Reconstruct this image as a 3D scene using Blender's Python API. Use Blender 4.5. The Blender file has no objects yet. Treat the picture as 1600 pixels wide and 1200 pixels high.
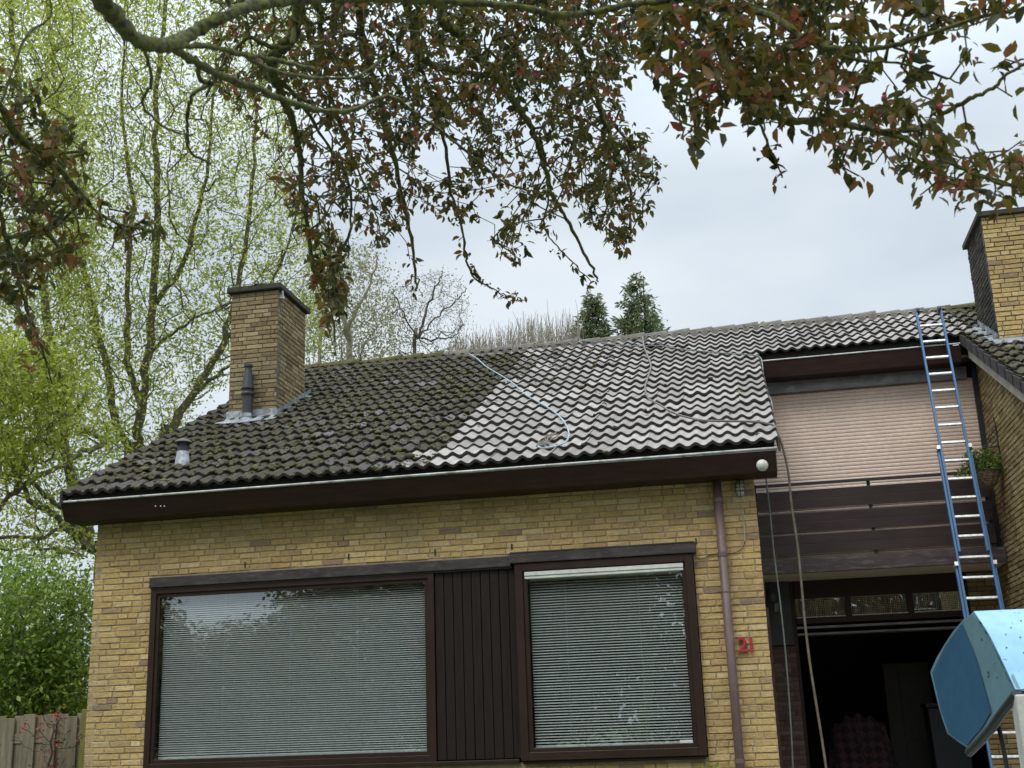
import bpy, math, random
import numpy as np
from mathutils import Vector, Matrix
random.seed(7); rng = np.random.default_rng(7)
S = bpy.context.scene; COL = S.collection
R_ = math.radians

# ------------------------------------------------------------------ camera
YAW, PITCH, ROLL, FPX = 0.18410476, 0.27508516, -0.03595561, 1873.8
C0 = np.array([0.0, -11.5, 1.6])
def _axes():
    cy, sy, cp, sp = math.cos(YAW), math.sin(YAW), math.cos(PITCH), math.sin(PITCH)
    f = np.array([-sy*cp, cy*cp, sp]); r = np.array([cy, sy, 0]); u = np.cross(r, f)
    c, s = math.cos(ROLL), math.sin(ROLL)
    return c*r+s*u, -s*r+c*u, f
AX, AY, AF = _axes()
cam = bpy.data.cameras.new('camera'); camo = bpy.data.objects.new('camera', cam); COL.objects.link(camo)
cam.sensor_width = 36; cam.lens = 36*FPX/1600; cam.clip_start = .05; cam.clip_end = 2000
m = Matrix(((AX[0], AY[0], -AF[0], C0[0]), (AX[1], AY[1], -AF[1], C0[1]), (AX[2], AY[2], -AF[2], C0[2]), (0, 0, 0, 1)))
camo.matrix_world = m
cam.dof.use_dof = True; cam.dof.focus_distance = 13.5; cam.dof.aperture_fstop = 13
S.camera = camo
def ray(x, y):
    d = (x-800)*AX-(y-600)*AY+FPX*AF
    return d/np.linalg.norm(d)
def P(x, y, d): return C0+ray(x, y)*d                    # a point d metres from the camera
def onY(x, y, Y): d = ray(x, y); return C0+d*(Y-C0[1])/d[1]
def onX(x, y, X): d = ray(x, y); return C0+d*(X-C0[0])/d[0]
TH = R_(26.4); TT = math.tan(TH); EY, EZ = -.44, 3.99
def planez(y): return EZ+(y-EY)*TT
def onRoof(x, y, up=0.0):
    n = np.array([0, -math.sin(TH), math.cos(TH)]); t = np.array([0, EY, EZ])+n*up
    d = ray(x, y); return C0+d*((t-C0)@n)/(d@n)

# ------------------------------------------------------------------ world, sun, exposure
SUN_EL, SUN_AZ = R_(52), R_(200)
w = bpy.data.worlds.new('World'); S.world = w; w.use_nodes = True
nt = w.node_tree; N = nt.nodes; L = nt.links; N.clear()
out = N.new('ShaderNodeOutputWorld'); bg = N.new('ShaderNodeBackground'); L.new(bg.outputs[0], out.inputs[0])
sky = N.new('ShaderNodeTexSky'); sky.sky_type = 'NISHITA'; sky.sun_disc = False
sky.sun_elevation = SUN_EL; sky.sun_rotation = SUN_AZ; sky.air_density = 1.0; sky.dust_density = 3.0
tc = N.new('ShaderNodeTexCoord'); mp = N.new('ShaderNodeMapping'); mp.inputs['Scale'].default_value = (1, 1, 2.2)
L.new(tc.outputs['Generated'], mp.inputs[0])
no = N.new('ShaderNodeTexNoise'); no.inputs['Scale'].default_value = 1.9; no.inputs['Detail'].default_value = 5; no.inputs['Roughness'].default_value = .5
L.new(mp.outputs[0], no.inputs[0])
rp = N.new('ShaderNodeValToRGB'); rp.color_ramp.elements[0].position = .36; rp.color_ramp.elements[1].position = .66
rp.color_ramp.elements[0].color = (5.7, 6.7, 7.7, 1); rp.color_ramp.elements[1].color = (8.9, 9.6, 10.2, 1)
L.new(no.outputs[0], rp.inputs[0])
sx = N.new('ShaderNodeSeparateXYZ'); L.new(tc.outputs['Generated'], sx.inputs[0])
mr = N.new('ShaderNodeMapRange'); mr.inputs[1].default_value = .42; mr.inputs[2].default_value = .95; mr.inputs[3].default_value = 1.0; mr.inputs[4].default_value = 3.2
L.new(sx.outputs[2], mr.inputs[0])
mu = N.new('ShaderNodeVectorMath'); mu.operation = 'SCALE'; L.new(rp.outputs[0], mu.inputs[0]); L.new(mr.outputs[0], mu.inputs['Scale'])
mx = N.new('ShaderNodeMix'); mx.data_type = 'RGBA'; mx.inputs[0].default_value = .93
L.new(sky.outputs[0], mx.inputs[6]); L.new(mu.outputs[0], mx.inputs[7]); L.new(mx.outputs[2], bg.inputs[0])
bg.inputs[1].default_value = .1
sl = bpy.data.lights.new('sun', 'SUN'); sl.energy = 1.5; sl.angle = R_(25); sl.color = (1, .96, .9)
so = bpy.data.objects.new('sun', sl); COL.objects.link(so)
sd = Vector((math.sin(SUN_AZ)*math.cos(SUN_EL), math.cos(SUN_AZ)*math.cos(SUN_EL), math.sin(SUN_EL)))
so.rotation_euler = sd.to_track_quat('Z', 'Y').to_euler()
vs = S.view_settings; vs.view_transform = 'Standard'; vs.look = 'None'; vs.exposure = 0.0; vs.gamma = 1; vs.use_curve_mapping = False

# ------------------------------------------------------------------ materials
def newmat(name):
    M = bpy.data.materials.new(name); M.use_nodes = True
    n = M.node_tree.nodes; l = M.node_tree.links; b = n['Principled BSDF']
    return M, n, l, b
def noise(n, l, vec, scale, detail=4, rough=.6):
    t = n.new('ShaderNodeTexNoise'); t.inputs['Scale'].default_value = scale; t.inputs['Detail'].default_value = detail; t.inputs['Roughness'].default_value = rough
    l.new(vec, t.inputs['Vector']); return t.outputs['Fac']
def ramp(n, l, f, stops):
    r = n.new('ShaderNodeValToRGB'); e = r.color_ramp.elements
    while len(e) < len(stops): e.new(.5)
    for q, (p, c) in zip(e, stops): q.position = p; q.color = (*c, 1) if len(c) == 3 else c
    l.new(f, r.inputs[0]); return r.outputs[0]
def mixc(n, l, f, a, b, mode='MIX'):
    x = n.new('ShaderNodeMix'); x.data_type = 'RGBA'; x.blend_type = mode
    for i, v in ((0, f), (6, a), (7, b)):
        if isinstance(v, (int, float)): x.inputs[i].default_value = v
        elif isinstance(v, tuple): x.inputs[i].default_value = (*v, 1)
        else: l.new(v, x.inputs[i])
    return x.outputs[2]
def bump(n, l, b, h, s, d=.01):
    u = n.new('ShaderNodeBump'); u.inputs['Strength'].default_value = s; u.inputs['Distance'].default_value = d
    l.new(h, u.inputs['Height']); l.new(u.outputs[0], b.inputs['Normal'])
def g3(v): return ((v, v, v))
def wmat(name, c, rough=.6, var=.25, scale=6, bs=.2, stretch=(1, 1, 1), spec=.5, metal=0, c2=None, thr=(.5, .7)):
    """worn surface: base colour, broad and fine variation, optional second colour in patches"""
    M, n, l, b = newmat(name)
    g = n.new('ShaderNodeTexCoord'); mpp = n.new('ShaderNodeMapping'); mpp.inputs['Scale'].default_value = stretch
    l.new(g.outputs['Object'], mpp.inputs[0]); v = mpp.outputs[0]
    f1 = noise(n, l, v, scale, 6, .65); f2 = noise(n, l, v, scale*9, 3)
    lo = tuple(x*(1-var) for x in c); hi = tuple(min(1, x*(1+var)) for x in c)
    col = ramp(n, l, f1, [(.3, lo), (.7, hi)])
    col = mixc(n, l, .3, col, ramp(n, l, f2, [(.35, g3(.55)), (.65, g3(1.0))]), 'MULTIPLY')
    if c2: 
        f3 = noise(n, l, v, scale*1.7, 5, .7)
        col = mixc(n, l, ramp(n, l, f3, [(thr[0], g3(0)), (thr[1], g3(1))]), col, c2)
    l.new(col, b.inputs['Base Color']); b.inputs['Roughness'].default_value = rough; b.inputs['Metallic'].default_value = metal
    b.inputs['Specular IOR Level'].default_value = spec
    bump(n, l, b, f2, bs, .004)
    return M
def brickmat(name, stops, patch=(.16, .13, .09), patchamt=.35, bs=1.1):
    M, n, l, b = newmat(name)
    at = n.new('ShaderNodeAttribute'); at.attribute_name = 'rnd'
    g = n.new('ShaderNodeTexCoord'); v = g.outputs['Object']
    col = ramp(n, l, at.outputs['Fac'], stops)
    f1 = noise(n, l, v, 26, 6, .7); f2 = noise(n, l, v, 110, 4, .7); f3 = noise(n, l, v, 1.3, 4, .6)
    col = mixc(n, l, .55, col, ramp(n, l, f1, [(.3, g3(.45)), (.6, g3(1.0))]), 'MULTIPLY')
    col = mixc(n, l, .35, col, ramp(n, l, f2, [(.3, g3(.4)), (.62, g3(1.0))]), 'MULTIPLY')
    pf = n.new('ShaderNodeMath'); pf.operation = 'MULTIPLY'; pf.inputs[1].default_value = patchamt
    l.new(ramp(n, l, f3, [(.45, g3(0)), (.7, g3(1))]), pf.inputs[0])
    col = mixc(n, l, pf.outputs[0], col, patch)
    l.new(col, b.inputs['Base Color']); b.inputs['Roughness'].default_value = .9; b.inputs['Specular IOR Level'].default_value = .2
    ad = n.new('ShaderNodeMath'); ad.operation = 'ADD'; l.new(f1, ad.inputs[0]); l.new(f2, ad.inputs[1])
    bump(n, l, b, ad.outputs[0], bs, .012)
    return M
MB = {}
MB['yellow'] = brickmat('yellow_brick', [(0, (.38, .26, .18)), (.025, (.43, .30, .19)), (.05, (.60, .41, .18)), (.4, (.68, .475, .195)), (.8, (.75, .54, .235)), (1, (.80, .61, .31))])
MB['chimney'] = brickmat('chimney_brick', [(0, (.22, .16, .095)), (.4, (.33, .245, .125)), (.8, (.42, .32, .165)), (1, (.50, .39, .22))], (.25, .205, .13), .7)
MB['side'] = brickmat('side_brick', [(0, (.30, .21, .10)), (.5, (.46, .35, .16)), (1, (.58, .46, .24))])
MB['mauve'] = brickmat('mauve_brick', [(0, (.11, .07, .06)), (.5, (.17, .11, .095)), (1, (.23, .16, .14))])
MB['nearblack'] = brickmat('near_black_brick', [(0, (.035, .035, .033)), (.6, (.06, .057, .05)), (1, (.10, .09, .07))])  # near-black tone for the left face of the neighbour's chimney
MT = {}
MT['mortar'] = wmat('mortar', (.34, .265, .175), .95, .3, 8, .6)
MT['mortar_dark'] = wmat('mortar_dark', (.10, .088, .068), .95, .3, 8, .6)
MT['brown'] = wmat('brown_paint', (.030, .013, .010), .5, .35, 3, .25, (1, 1, 8), spec=.25, c2=(.042, .024, .020), thr=(.55, .8))
MT['frame'] = wmat('brown_frame', (.030, .016, .011), .42, .25, 4, .15, (1, 1, 1), spec=.25)
MT['board'] = wmat('dark_board', (.016, .0105, .0075), .7, .35, 5, .3, (6, 6, .6), spec=.2)
MT['lintel'] = wmat('weathered_lintel', (.034, .027, .026), .75, .5, 4, .6, (1, 1, 4), c2=(.085, .072, .068), thr=(.5, .75))
MT['beam'] = wmat('weathered_beam', (.052, .036, .036), .6, .4, 3, .4, (1, 1, 5), c2=(.15, .125, .12), thr=(.52, .72))
MT['rail'] = wmat('balcony_board', (.050, .033, .033), .35, .3, 3, .12, (.6, 1, 2))
MT['gutter'] = wmat('zinc_gutter', (.50, .52, .50), .5, .4, 5, .3, metal=.2, c2=(.15, .16, .10), thr=(.55, .72))
MT['lead'] = wmat('lead_sheet', (.22, .24, .26), .5, .5, 7, .5, c2=(.42, .45, .47), thr=(.5, .62))
MT['ridge'] = wmat('ridge_concrete', (.17, .155, .13), .95, .35, 6, .8, c2=(.075, .07, .055), thr=(.52, .68))
MT['ridgemoss'] = wmat('mossy_ridge', (.085, .068, .035), 1, .6, 14, 1.2, c2=(.10, .105, .02), thr=(.45, .6))
MT['cap'] = wmat('mossy_cap', (.050, .046, .036), 1, .5, 12, 1.0, c2=(.055, .058, .018), thr=(.5, .65))
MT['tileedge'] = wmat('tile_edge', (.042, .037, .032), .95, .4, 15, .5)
MT['black'] = wmat('black_plastic', (.026, .030, .034), .45, .3, 8, .1)
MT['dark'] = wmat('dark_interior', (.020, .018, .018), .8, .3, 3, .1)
MT['room'] = wmat('room_wall', (.05, .06, .055), .9, .2, 1, .1)
MT['pipe'] = wmat('mauve_pipe', (.135, .085, .078), .5, .2, 3, .1, (1, 1, .5), c2=(.21, .16, .15), thr=(.6, .8))
MT['cream'] = wmat('cream_soffit', (.66, .60, .46), .8, .15, 2, .1)
MT['cupboard'] = wmat('dull_cupboard_paint', (.085, .082, .07), .7, .15, 2, .1)
MT['white'] = wmat('white_paint', (.72, .72, .68), .5, .15, 5, .1)
MT['whiteplastic'] = wmat('white_plastic', (.62, .62, .57), .5, .15, 9, .1, c2=(.35, .34, .28), thr=(.6, .8))
MT['slat'] = wmat('blind_slat', (.56, .585, .57), .35, .03, 3, .0)
MT['shutter'] = wmat('beige_shutter', (.76, .60, .495), .5, .08, 2, .05, c2=(.69, .53, .43), thr=(.5, .8))
MT['shutterbox'] = wmat('grey_shutter_box', (.19, .185, .19), .35, .4, 2.5, .1, (1, 1, 2), c2=(.33, .32, .32), thr=(.48, .7))
MT['barge'] = wmat('grey_bargeboard', (.36, .33, .28), .8, .25, 4, .3)
MT['blue'] = wmat('blue_stile', (.035, .13, .27), .42, .25, 9, .15, (1, 1, .5), c2=(.16, .27, .38), thr=(.6, .75))
MT['alu'] = wmat('aluminium_rung', (.62, .63, .62), .35, .2, 14, .2, metal=.55, c2=(.82, .82, .80), thr=(.5, .6))
MT['hosebrown'] = wmat('brown_hose', (.125, .10, .072), .5, .4, 12, .2)
MT['hosegrey'] = wmat('grey_cable', (.13, .15, .14), .5, .3, 9, .2)
MT['hoseblue'] = wmat('pale_blue_hose', (.27, .36, .42), .45, .3, 14, .2, c2=(.52, .55, .55), thr=(.52, .62))
MT['cord'] = wmat('dirty_white_cord', (.42, .39, .30), .7, .3, 20, .2)
MT['darkcord'] = wmat('dark_cord', (.05, .035, .03), .6, .3, 20, .2)
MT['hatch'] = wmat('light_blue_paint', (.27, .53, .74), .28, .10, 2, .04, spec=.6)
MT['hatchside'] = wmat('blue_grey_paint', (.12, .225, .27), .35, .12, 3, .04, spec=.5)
MT['hatchglass'] = wmat('tinted_blue_panel', (.022, .10, .19), .2, .15, 2, .01, spec=.5)
MT['grime'] = wmat('grime_speck', (.02, .04, .05), .9, .3, 20, .1)
MT['fence'] = wmat('weathered_fence', (.19, .155, .105), .9, .45, 5, .6, (4, 4, .5), c2=(.14, .15, .08), thr=(.5, .7))
MT['greenpost'] = wmat('algae_green_post', (.17, .18, .04), .85, .3, 6, .4, (3, 3, .5))
MT['wicker'] = wmat('wicker', (.17, .125, .08), .8, .6, 30, .6)
MT['iron'] = wmat('black_iron', (.014, .012, .012), .6, .2, 9, .1)
MT['red'] = wmat('red_enamel', (.40, .018, .04), .4, .15, 20, .1)
MT['redside'] = wmat('dark_red_edge', (.03, .008, .01), .6, .2, 20, .1)
MT['globe'] = wmat('dirty_white_globe', (.60, .61, .53), .35, .2, 14, .1, c2=(.42, .44, .33), thr=(.5, .65))
MT['lampglass'] = wmat('grimy_lamp_glass', (.40, .43, .38), .2, .4, 16, .1)
MT['bark'] = wmat('grey_green_bark', (.15, .13, .095), .95, .4, 4, .9, (2, 2, .5), c2=(.14, .145, .055), thr=(.48, .66))
MT['barkdark'] = wmat('dark_bark', (.055, .045, .032), .95, .4, 5, .8)
MT['barkgrey'] = wmat('grey_bark', (.13, .115, .095), .95, .4, 5, .8)
MT['applebark'] = wmat('mossy_apple_bark', (.048, .042, .032), .95, .6, 34, 1.6, c2=(.135, .15, .028), thr=(.40, .54))
MT['twig'] = wmat('pale_twig', (.38, .33, .27), .9, .3, 5, .3)
MT['grass'] = wmat('grass_ground', (.055, .085, .025), .95, .4, 3, .6)
MT['paving'] = wmat('concrete_paving', (.33, .30, .27), .9, .2, 2, .3)
MT['asphalt'] = wmat('asphalt', (.05, .05, .05), .9, .2, 6, .5)
MT['concrete'] = wmat('floor_concrete', (.12, .11, .10), .9, .2, 3, .3)
MT['bin'] = wmat('bin_green_plastic', (.010, .018, .024), .45, .2, 5, .1)
def mossmat(name):
    M, n, l, b = newmat(name); at = n.new('ShaderNodeAttribute'); at.attribute_name = 'rnd'
    col = ramp(n, l, at.outputs['Fac'], [(0, (.034, .028, .017)), (.35, (.060, .050, .020)), (.7, (.088, .088, .022)), (.95, (.13, .11, .045)), (1, (.20, .18, .13))])
    l.new(col, b.inputs['Base Color']); b.inputs['Roughness'].default_value = 1
    g = n.new('ShaderNodeTexCoord'); bump(n, l, b, noise(n, l, g.outputs['Object'], 120, 4), 1, .01)
    return M
MT['moss'] = mossmat('roof_moss')
def tilemat():
    M, n, l, b = newmat('roof_tile')
    g = n.new('ShaderNodeTexCoord'); v = g.outputs['Object']; at = n.new('ShaderNodeAttribute'); at.attribute_name = 'rnd'
    cl = n.new('ShaderNodeAttribute'); cl.attribute_name = 'clean'
    f1 = noise(n, l, v, 9, 6, .7); f2 = noise(n, l, v, 60, 4, .7); f3 = noise(n, l, v, 2.2, 5, .65)
    dirty = ramp(n, l, at.outputs['Fac'], [(0, (.038, .032, .026)), (.6, (.060, .051, .043)), (.9, (.085, .074, .068)), (1, (.15, .14, .14))])
    moss = ramp(n, l, f2, [(.3, (.024, .020, .010)), (.5, (.050, .042, .017)), (.7, (.078, .070, .024))])
    am = n.new('ShaderNodeMath'); am.operation = 'ADD'; l.new(f1, am.inputs[0])
    ms = n.new('ShaderNodeMath'); ms.operation = 'MULTIPLY'; ms.inputs[1].default_value = -.22; l.new(at.outputs['Fac'], ms.inputs[0]); l.new(ms.outputs[0], am.inputs[1])
    dirty = mixc(n, l, ramp(n, l, am.outputs[0], [(.32, g3(0)), (.46, g3(.85))]), dirty, moss)
    dirty = mixc(n, l, ramp(n, l, noise(n, l, v, 34, 2, .5), [(.72, g3(0)), (.78, g3(.6))]), dirty, (.16, .16, .12))
    clean = ramp(n, l, at.outputs['Fac'], [(0, (.27, .248, .225)), (.5, (.355, .328, .30)), (1, (.44, .41, .375))])
    clean = mixc(n, l, .5, clean, ramp(n, l, f1, [(.3, g3(.6)), (.6, g3(1))]), 'MULTIPLY')
    clean = mixc(n, l, .3, clean, ramp(n, l, f2, [(.35, g3(.5)), (.6, g3(1))]), 'MULTIPLY')
    ac = n.new('ShaderNodeMath'); ac.operation = 'ADD'; l.new(cl.outputs['Fac'], ac.inputs[0]); 
    mm = n.new('ShaderNodeMath'); mm.operation = 'MULTIPLY_ADD'; mm.inputs[1].default_value = 1.0; mm.inputs[2].default_value = -.5; l.new(noise(n, l, v, 14, 5, .75), mm.inputs[0]); l.new(mm.outputs[0], ac.inputs[1])
    col = mixc(n, l, ramp(n, l, ac.outputs[0], [(.44, g3(0)), (.54, g3(1))]), dirty, clean)
    l.new(col, b.inputs['Base Color']); b.inputs['Roughness'].default_value = .8; b.inputs['Specular IOR Level'].default_value = .35
    bump(n, l, b, f2, .7, .008); return M
MT['tile'] = tilemat()
def leafmat(name, stops, trans=.35, rough=.5):
    M, n, l, b = newmat(name); at = n.new('ShaderNodeAttribute'); at.attribute_name = 'rnd'
    col = ramp(n, l, at.outputs['Fac'], stops)
    l.new(col, b.inputs['Base Color']); b.inputs['Roughness'].default_value = rough; b.inputs['Specular IOR Level'].default_value = .35
    t = n.new('ShaderNodeBsdfTranslucent'); l.new(mixc(n, l, .5, col, (1.0, .95, .5), 'MULTIPLY'), t.inputs[0])
    m2 = n.new('ShaderNodeMixShader'); m2.inputs[0].default_value = trans
    l.new(b.outputs[0], m2.inputs[1]); l.new(t.outputs[0], m2.inputs[2]); l.new(m2.outputs[0], n['Material Output'].inputs[0]); return M
ML = {}
ML['apple'] = leafmat('apple_leaf', [(0, (.032, .042, .014)), (.38, (.078, .082, .019)), (.62, (.155, .128, .027)), (.80, (.22, .115, .034)), (.95, (.20, .080, .036)), (1, (.26, .07, .05))], .44)
ML['poplar'] = leafmat('spring_leaf', [(0, (.16, .21, .03)), (.5, (.42, .50, .08)), (.85, (.58, .63, .15)), (1, (.66, .66, .30))], .58)
ML['shrub'] = leafmat('shrub_leaf', [(0, (.055, .10, .018)), (.5, (.18, .295, .045)), (1, (.40, .50, .11))], .46)
ML['conifer'] = leafmat('conifer_spray', [(0, (.08, .11, .06)), (.5, (.16, .20, .10)), (1, (.27, .31, .17))], .3)
ML['olive'] = leafmat('pale_leaf', [(0, (.20, .21, .09)), (.6, (.30, .30, .15)), (1, (.40, .38, .26))], .4)
ML['redleaf'] = leafmat('red_leaf', [(0, (.09, .08, .035)), (.45, (.17, .085, .05)), (.75, (.48, .05, .05)), (1, (.66, .08, .08))], .3)
ML['basket'] = leafmat('basket_leaf', [(0, (.05, .10, .02)), (.5, (.12, .20, .04)), (1, (.30, .36, .10))], .3)
def glassmat():
    M, n, l, b = newmat('window_glass'); n.remove(b)
    tr = n.new('ShaderNodeBsdfTransparent'); tr.inputs[0].default_value = (.92, .96, .94, 1)
    gl = n.new('ShaderNodeBsdfGlossy'); gl.inputs['Roughness'].default_value = 0.0; gl.inputs[0].default_value = (.96, 1, .98, 1)
    ge = n.new('ShaderNodeNewGeometry'); dt = n.new('ShaderNodeVectorMath'); dt.operation = 'DOT_PRODUCT'; l.new(ge.outputs['Normal'], dt.inputs[0]); l.new(ge.outputs['Incoming'], dt.inputs[1])
    ab = n.new('ShaderNodeMath'); ab.operation = 'ABSOLUTE'; l.new(dt.outputs['Value'], ab.inputs[0]); om = n.new('ShaderNodeMath'); om.operation = 'SUBTRACT'; om.inputs[0].default_value = 1; l.new(ab.outputs[0], om.inputs[1])
    fr = n.new('ShaderNodeMath'); fr.operation = 'POWER'; fr.inputs[1].default_value = 5; l.new(om.outputs[0], fr.inputs[0])
    g = n.new('ShaderNodeTexCoord'); bp = n.new('ShaderNodeBump'); bp.inputs['Strength'].default_value = .02; bp.inputs['Distance'].default_value = .02
    l.new(noise(n, l, g.outputs['Object'], 1.6, 2), bp.inputs['Height']); l.new(bp.outputs[0], gl.inputs['Normal'])
    mx2 = n.new('ShaderNodeMath'); mx2.operation = 'MULTIPLY_ADD'; mx2.inputs[1].default_value = .76; mx2.inputs[2].default_value = .24; l.new(fr.outputs[0], mx2.inputs[0])
    ms = n.new('ShaderNodeMixShader'); l.new(mx2.outputs[0], ms.inputs[0]); l.new(tr.outputs[0], ms.inputs[1]); l.new(gl.outputs[0], ms.inputs[2])
    l.new(ms.outputs[0], n['Material Output'].inputs[0]); return M
MT['glass'] = glassmat()
def checkmat(name, a, b_, sc):
    M, n, l, b = newmat(name); g = n.new('ShaderNodeTexCoord'); ck = n.new('ShaderNodeTexChecker'); ck.inputs['Scale'].default_value = sc
    mpp = n.new('ShaderNodeMapping'); mpp.inputs['Rotation'].default_value = (0, R_(45), 0); l.new(g.outputs['Object'], mpp.inputs[0]); l.new(mpp.outputs[0], ck.inputs[0])
    ck.inputs[1].default_value = (*a, 1); ck.inputs[2].default_value = (*b_, 1); l.new(ck.outputs[0], b.inputs['Base Color']); b.inputs['Roughness'].default_value = .9; return M
MT['check'] = checkmat('check_blanket', (.050, .019, .026), (.012, .007, .010), 11)
def netmat():
    M, n, l, b = newmat('checked_curtain'); g = n.new('ShaderNodeTexCoord')
    a = n.new('ShaderNodeTexWave'); a.bands_direction = 'X'; a.inputs['Scale'].default_value = 14; l.new(g.outputs['Object'], a.inputs[0])
    c = n.new('ShaderNodeTexWave'); c.bands_direction = 'Z'; c.inputs['Scale'].default_value = 14; l.new(g.outputs['Object'], c.inputs[0])
    col = mixc(n, l, 1.0, ramp(n, l, a.outputs[0], [(.35, (.20, .17, .13)), (.6, (.62, .60, .50))]), ramp(n, l, c.outputs[0], [(.35, g3(.35)), (.6, g3(1))]), 'MULTIPLY')
    l.new(col, b.inputs['Base Color']); b.inputs['Roughness'].default_value = .9; return M
MT['net'] = netmat()

# ------------------------------------------------------------------ mesh helpers
def link(name, me, mats, parent=None, smooth=False):
    if not isinstance(mats, (list, tuple)): mats = [mats]
    for x in mats: me.materials.append(x)
    if smooth: me.polygons.foreach_set('use_smooth', [True]*len(me.polygons))
    o = bpy.data.objects.new(name, me); COL.objects.link(o)
    if parent: o.parent = parent
    return o
def tag(o, label=None, cat=None, group=None, kind=None):
    if label: o['label'] = label
    if cat: o['category'] = cat
    if group: o['group'] = group
    if kind: o['kind'] = kind
    return o
def thing(name, label, cat, group=None):
    o = bpy.data.objects.new(name, None); COL.objects.link(o); return tag(o, label, cat, group)
class G:
    def __init__(s): s.v = []; s.f = []; s.m = []; s.r = []
    def add(s, V, F, m=0, r=None):
        b = len(s.v); s.v += [tuple(x) for x in V]; s.f += [tuple(i+b for i in f) for f in F]; s.m += [m]*len(F)
        s.r += [random.random() if r is None else r]*len(V); return s
    def box(s, a, b, m=0, r=None, mat=None):
        x0, y0, z0 = a; x1, y1, z1 = b
        V = [(x0, y0, z0), (x1, y0, z0), (x1, y1, z0), (x0, y1, z0), (x0, y0, z1), (x1, y0, z1), (x1, y1, z1), (x0, y1, z1)]
        if mat is not None: V = [tuple(mat @ Vector(q)) for q in V]
        return s.add(V, [(0, 3, 2, 1), (4, 5, 6, 7), (0, 1, 5, 4), (1, 2, 6, 5), (2, 3, 7, 6), (3, 0, 4, 7)], m, r)
    def tube(s, pts, rad, k=8, m=0, cap=True):
        pts = [np.array(p, float) for p in pts]; n = len(pts)
        if not hasattr(rad, '__len__'): rad = [rad]*n
        up = None; V = []; F = []
        for i, p in enumerate(pts):
            t = pts[min(i+1, n-1)]-pts[max(i-1, 0)]; t = t/(np.linalg.norm(t)+1e-9)
            if up is None: up = np.array([0, 0, 1.]) if abs(t[2]) < .9 else np.array([1., 0, 0])
            a = np.cross(t, up); a /= np.linalg.norm(a)+1e-9; b = np.cross(a, t); up = b
            for j in range(k):
                q = 2*math.pi*j/k; V.append(p+rad[i]*(math.cos(q)*a+math.sin(q)*b))
        for i in range(n-1):
            for j in range(k): F.append((i*k+j, i*k+(j+1) % k, (i+1)*k+(j+1) % k, (i+1)*k+j))
        if cap: F.append(tuple(range(k-1, -1, -1))); F.append(tuple(range((n-1)*k, n*k)))
        return s.add(V, F, m)
    def lathe(s, c, prof, k=20, m=0, axis=(0, 0, 1)):
        q = Vector((0, 0, 1)).rotation_difference(Vector(axis)); V = []; F = []
        for r, z in prof:
            for j in range(k):
                a = 2*math.pi*j/k; V.append(tuple(Vector(c)+q @ Vector((r*math.cos(a), r*math.sin(a), z))))
        for i in range(len(prof)-1):
            for j in range(k): F.append((i*k+j, i*k+(j+1) % k, (i+1)*k+(j+1) % k, (i+1)*k+j))
        F.append(tuple(range(k-1, -1, -1))); F.append(tuple(range((len(prof)-1)*k, len(prof)*k)))
        return s.add(V, F, m)
    def prism(s, poly, d, m=0):
        """poly: 3-D outline, d: extrusion vector"""
        n = len(poly); V = list(poly)+[np.array(p)+np.array(d) for p in poly]
        F = [tuple(range(n-1, -1, -1)), tuple(range(n, 2*n))]+[(i, (i+1) % n, n+(i+1) % n, n+i) for i in range(n)]
        return s.add(V, F, m)
    def build(s, name, mats, parent=None, smooth=False, bevel=0):
        me = bpy.data.meshes.new(name); me.from_pydata(s.v, [], s.f); me.polygons.foreach_set('material_index', s.m)
        a = me.attributes.new('rnd', 'FLOAT', 'POINT'); a.data.foreach_set('value', s.r); me.update()
        o = link(name, me, mats, parent, smooth)
        if bevel:
            md = o.modifiers.new('bevel', 'BEVEL'); md.width = bevel; md.segments = 2; md.limit_method = 'ANGLE'
        return o
def npmesh(name, V, F, mats, parent=None, smooth=False, attrs=None, mi=None):
    """V (n,3); F (m,4) quads or (m,3) triangles"""
    me = bpy.data.meshes.new(name); V = np.ascontiguousarray(V, dtype=np.float32); F = np.ascontiguousarray(F, dtype=np.int32)
    me.vertices.add(len(V)); me.vertices.foreach_set('co', V.ravel())
    k = F.shape[1]; me.loops.add(F.size); me.loops.foreach_set('vertex_index', F.ravel())
    me.polygons.add(len(F)); me.polygons.foreach_set('loop_start', np.arange(0, F.size, k, dtype=np.int32))
    try: me.polygons.foreach_set('loop_total', np.full(len(F), k, dtype=np.int32))
    except Exception: pass
    if mi is not None: me.polygons.foreach_set('material_index', mi)
    for nm, a in (attrs or {}).items():
        at = me.attributes.new(nm, 'FLOAT', 'POINT'); at.data.foreach_set('value', np.ascontiguousarray(a, dtype=np.float32))
    me.update(calc_edges=True); me.validate()
    return link(name, me, mats, parent, smooth)

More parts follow.
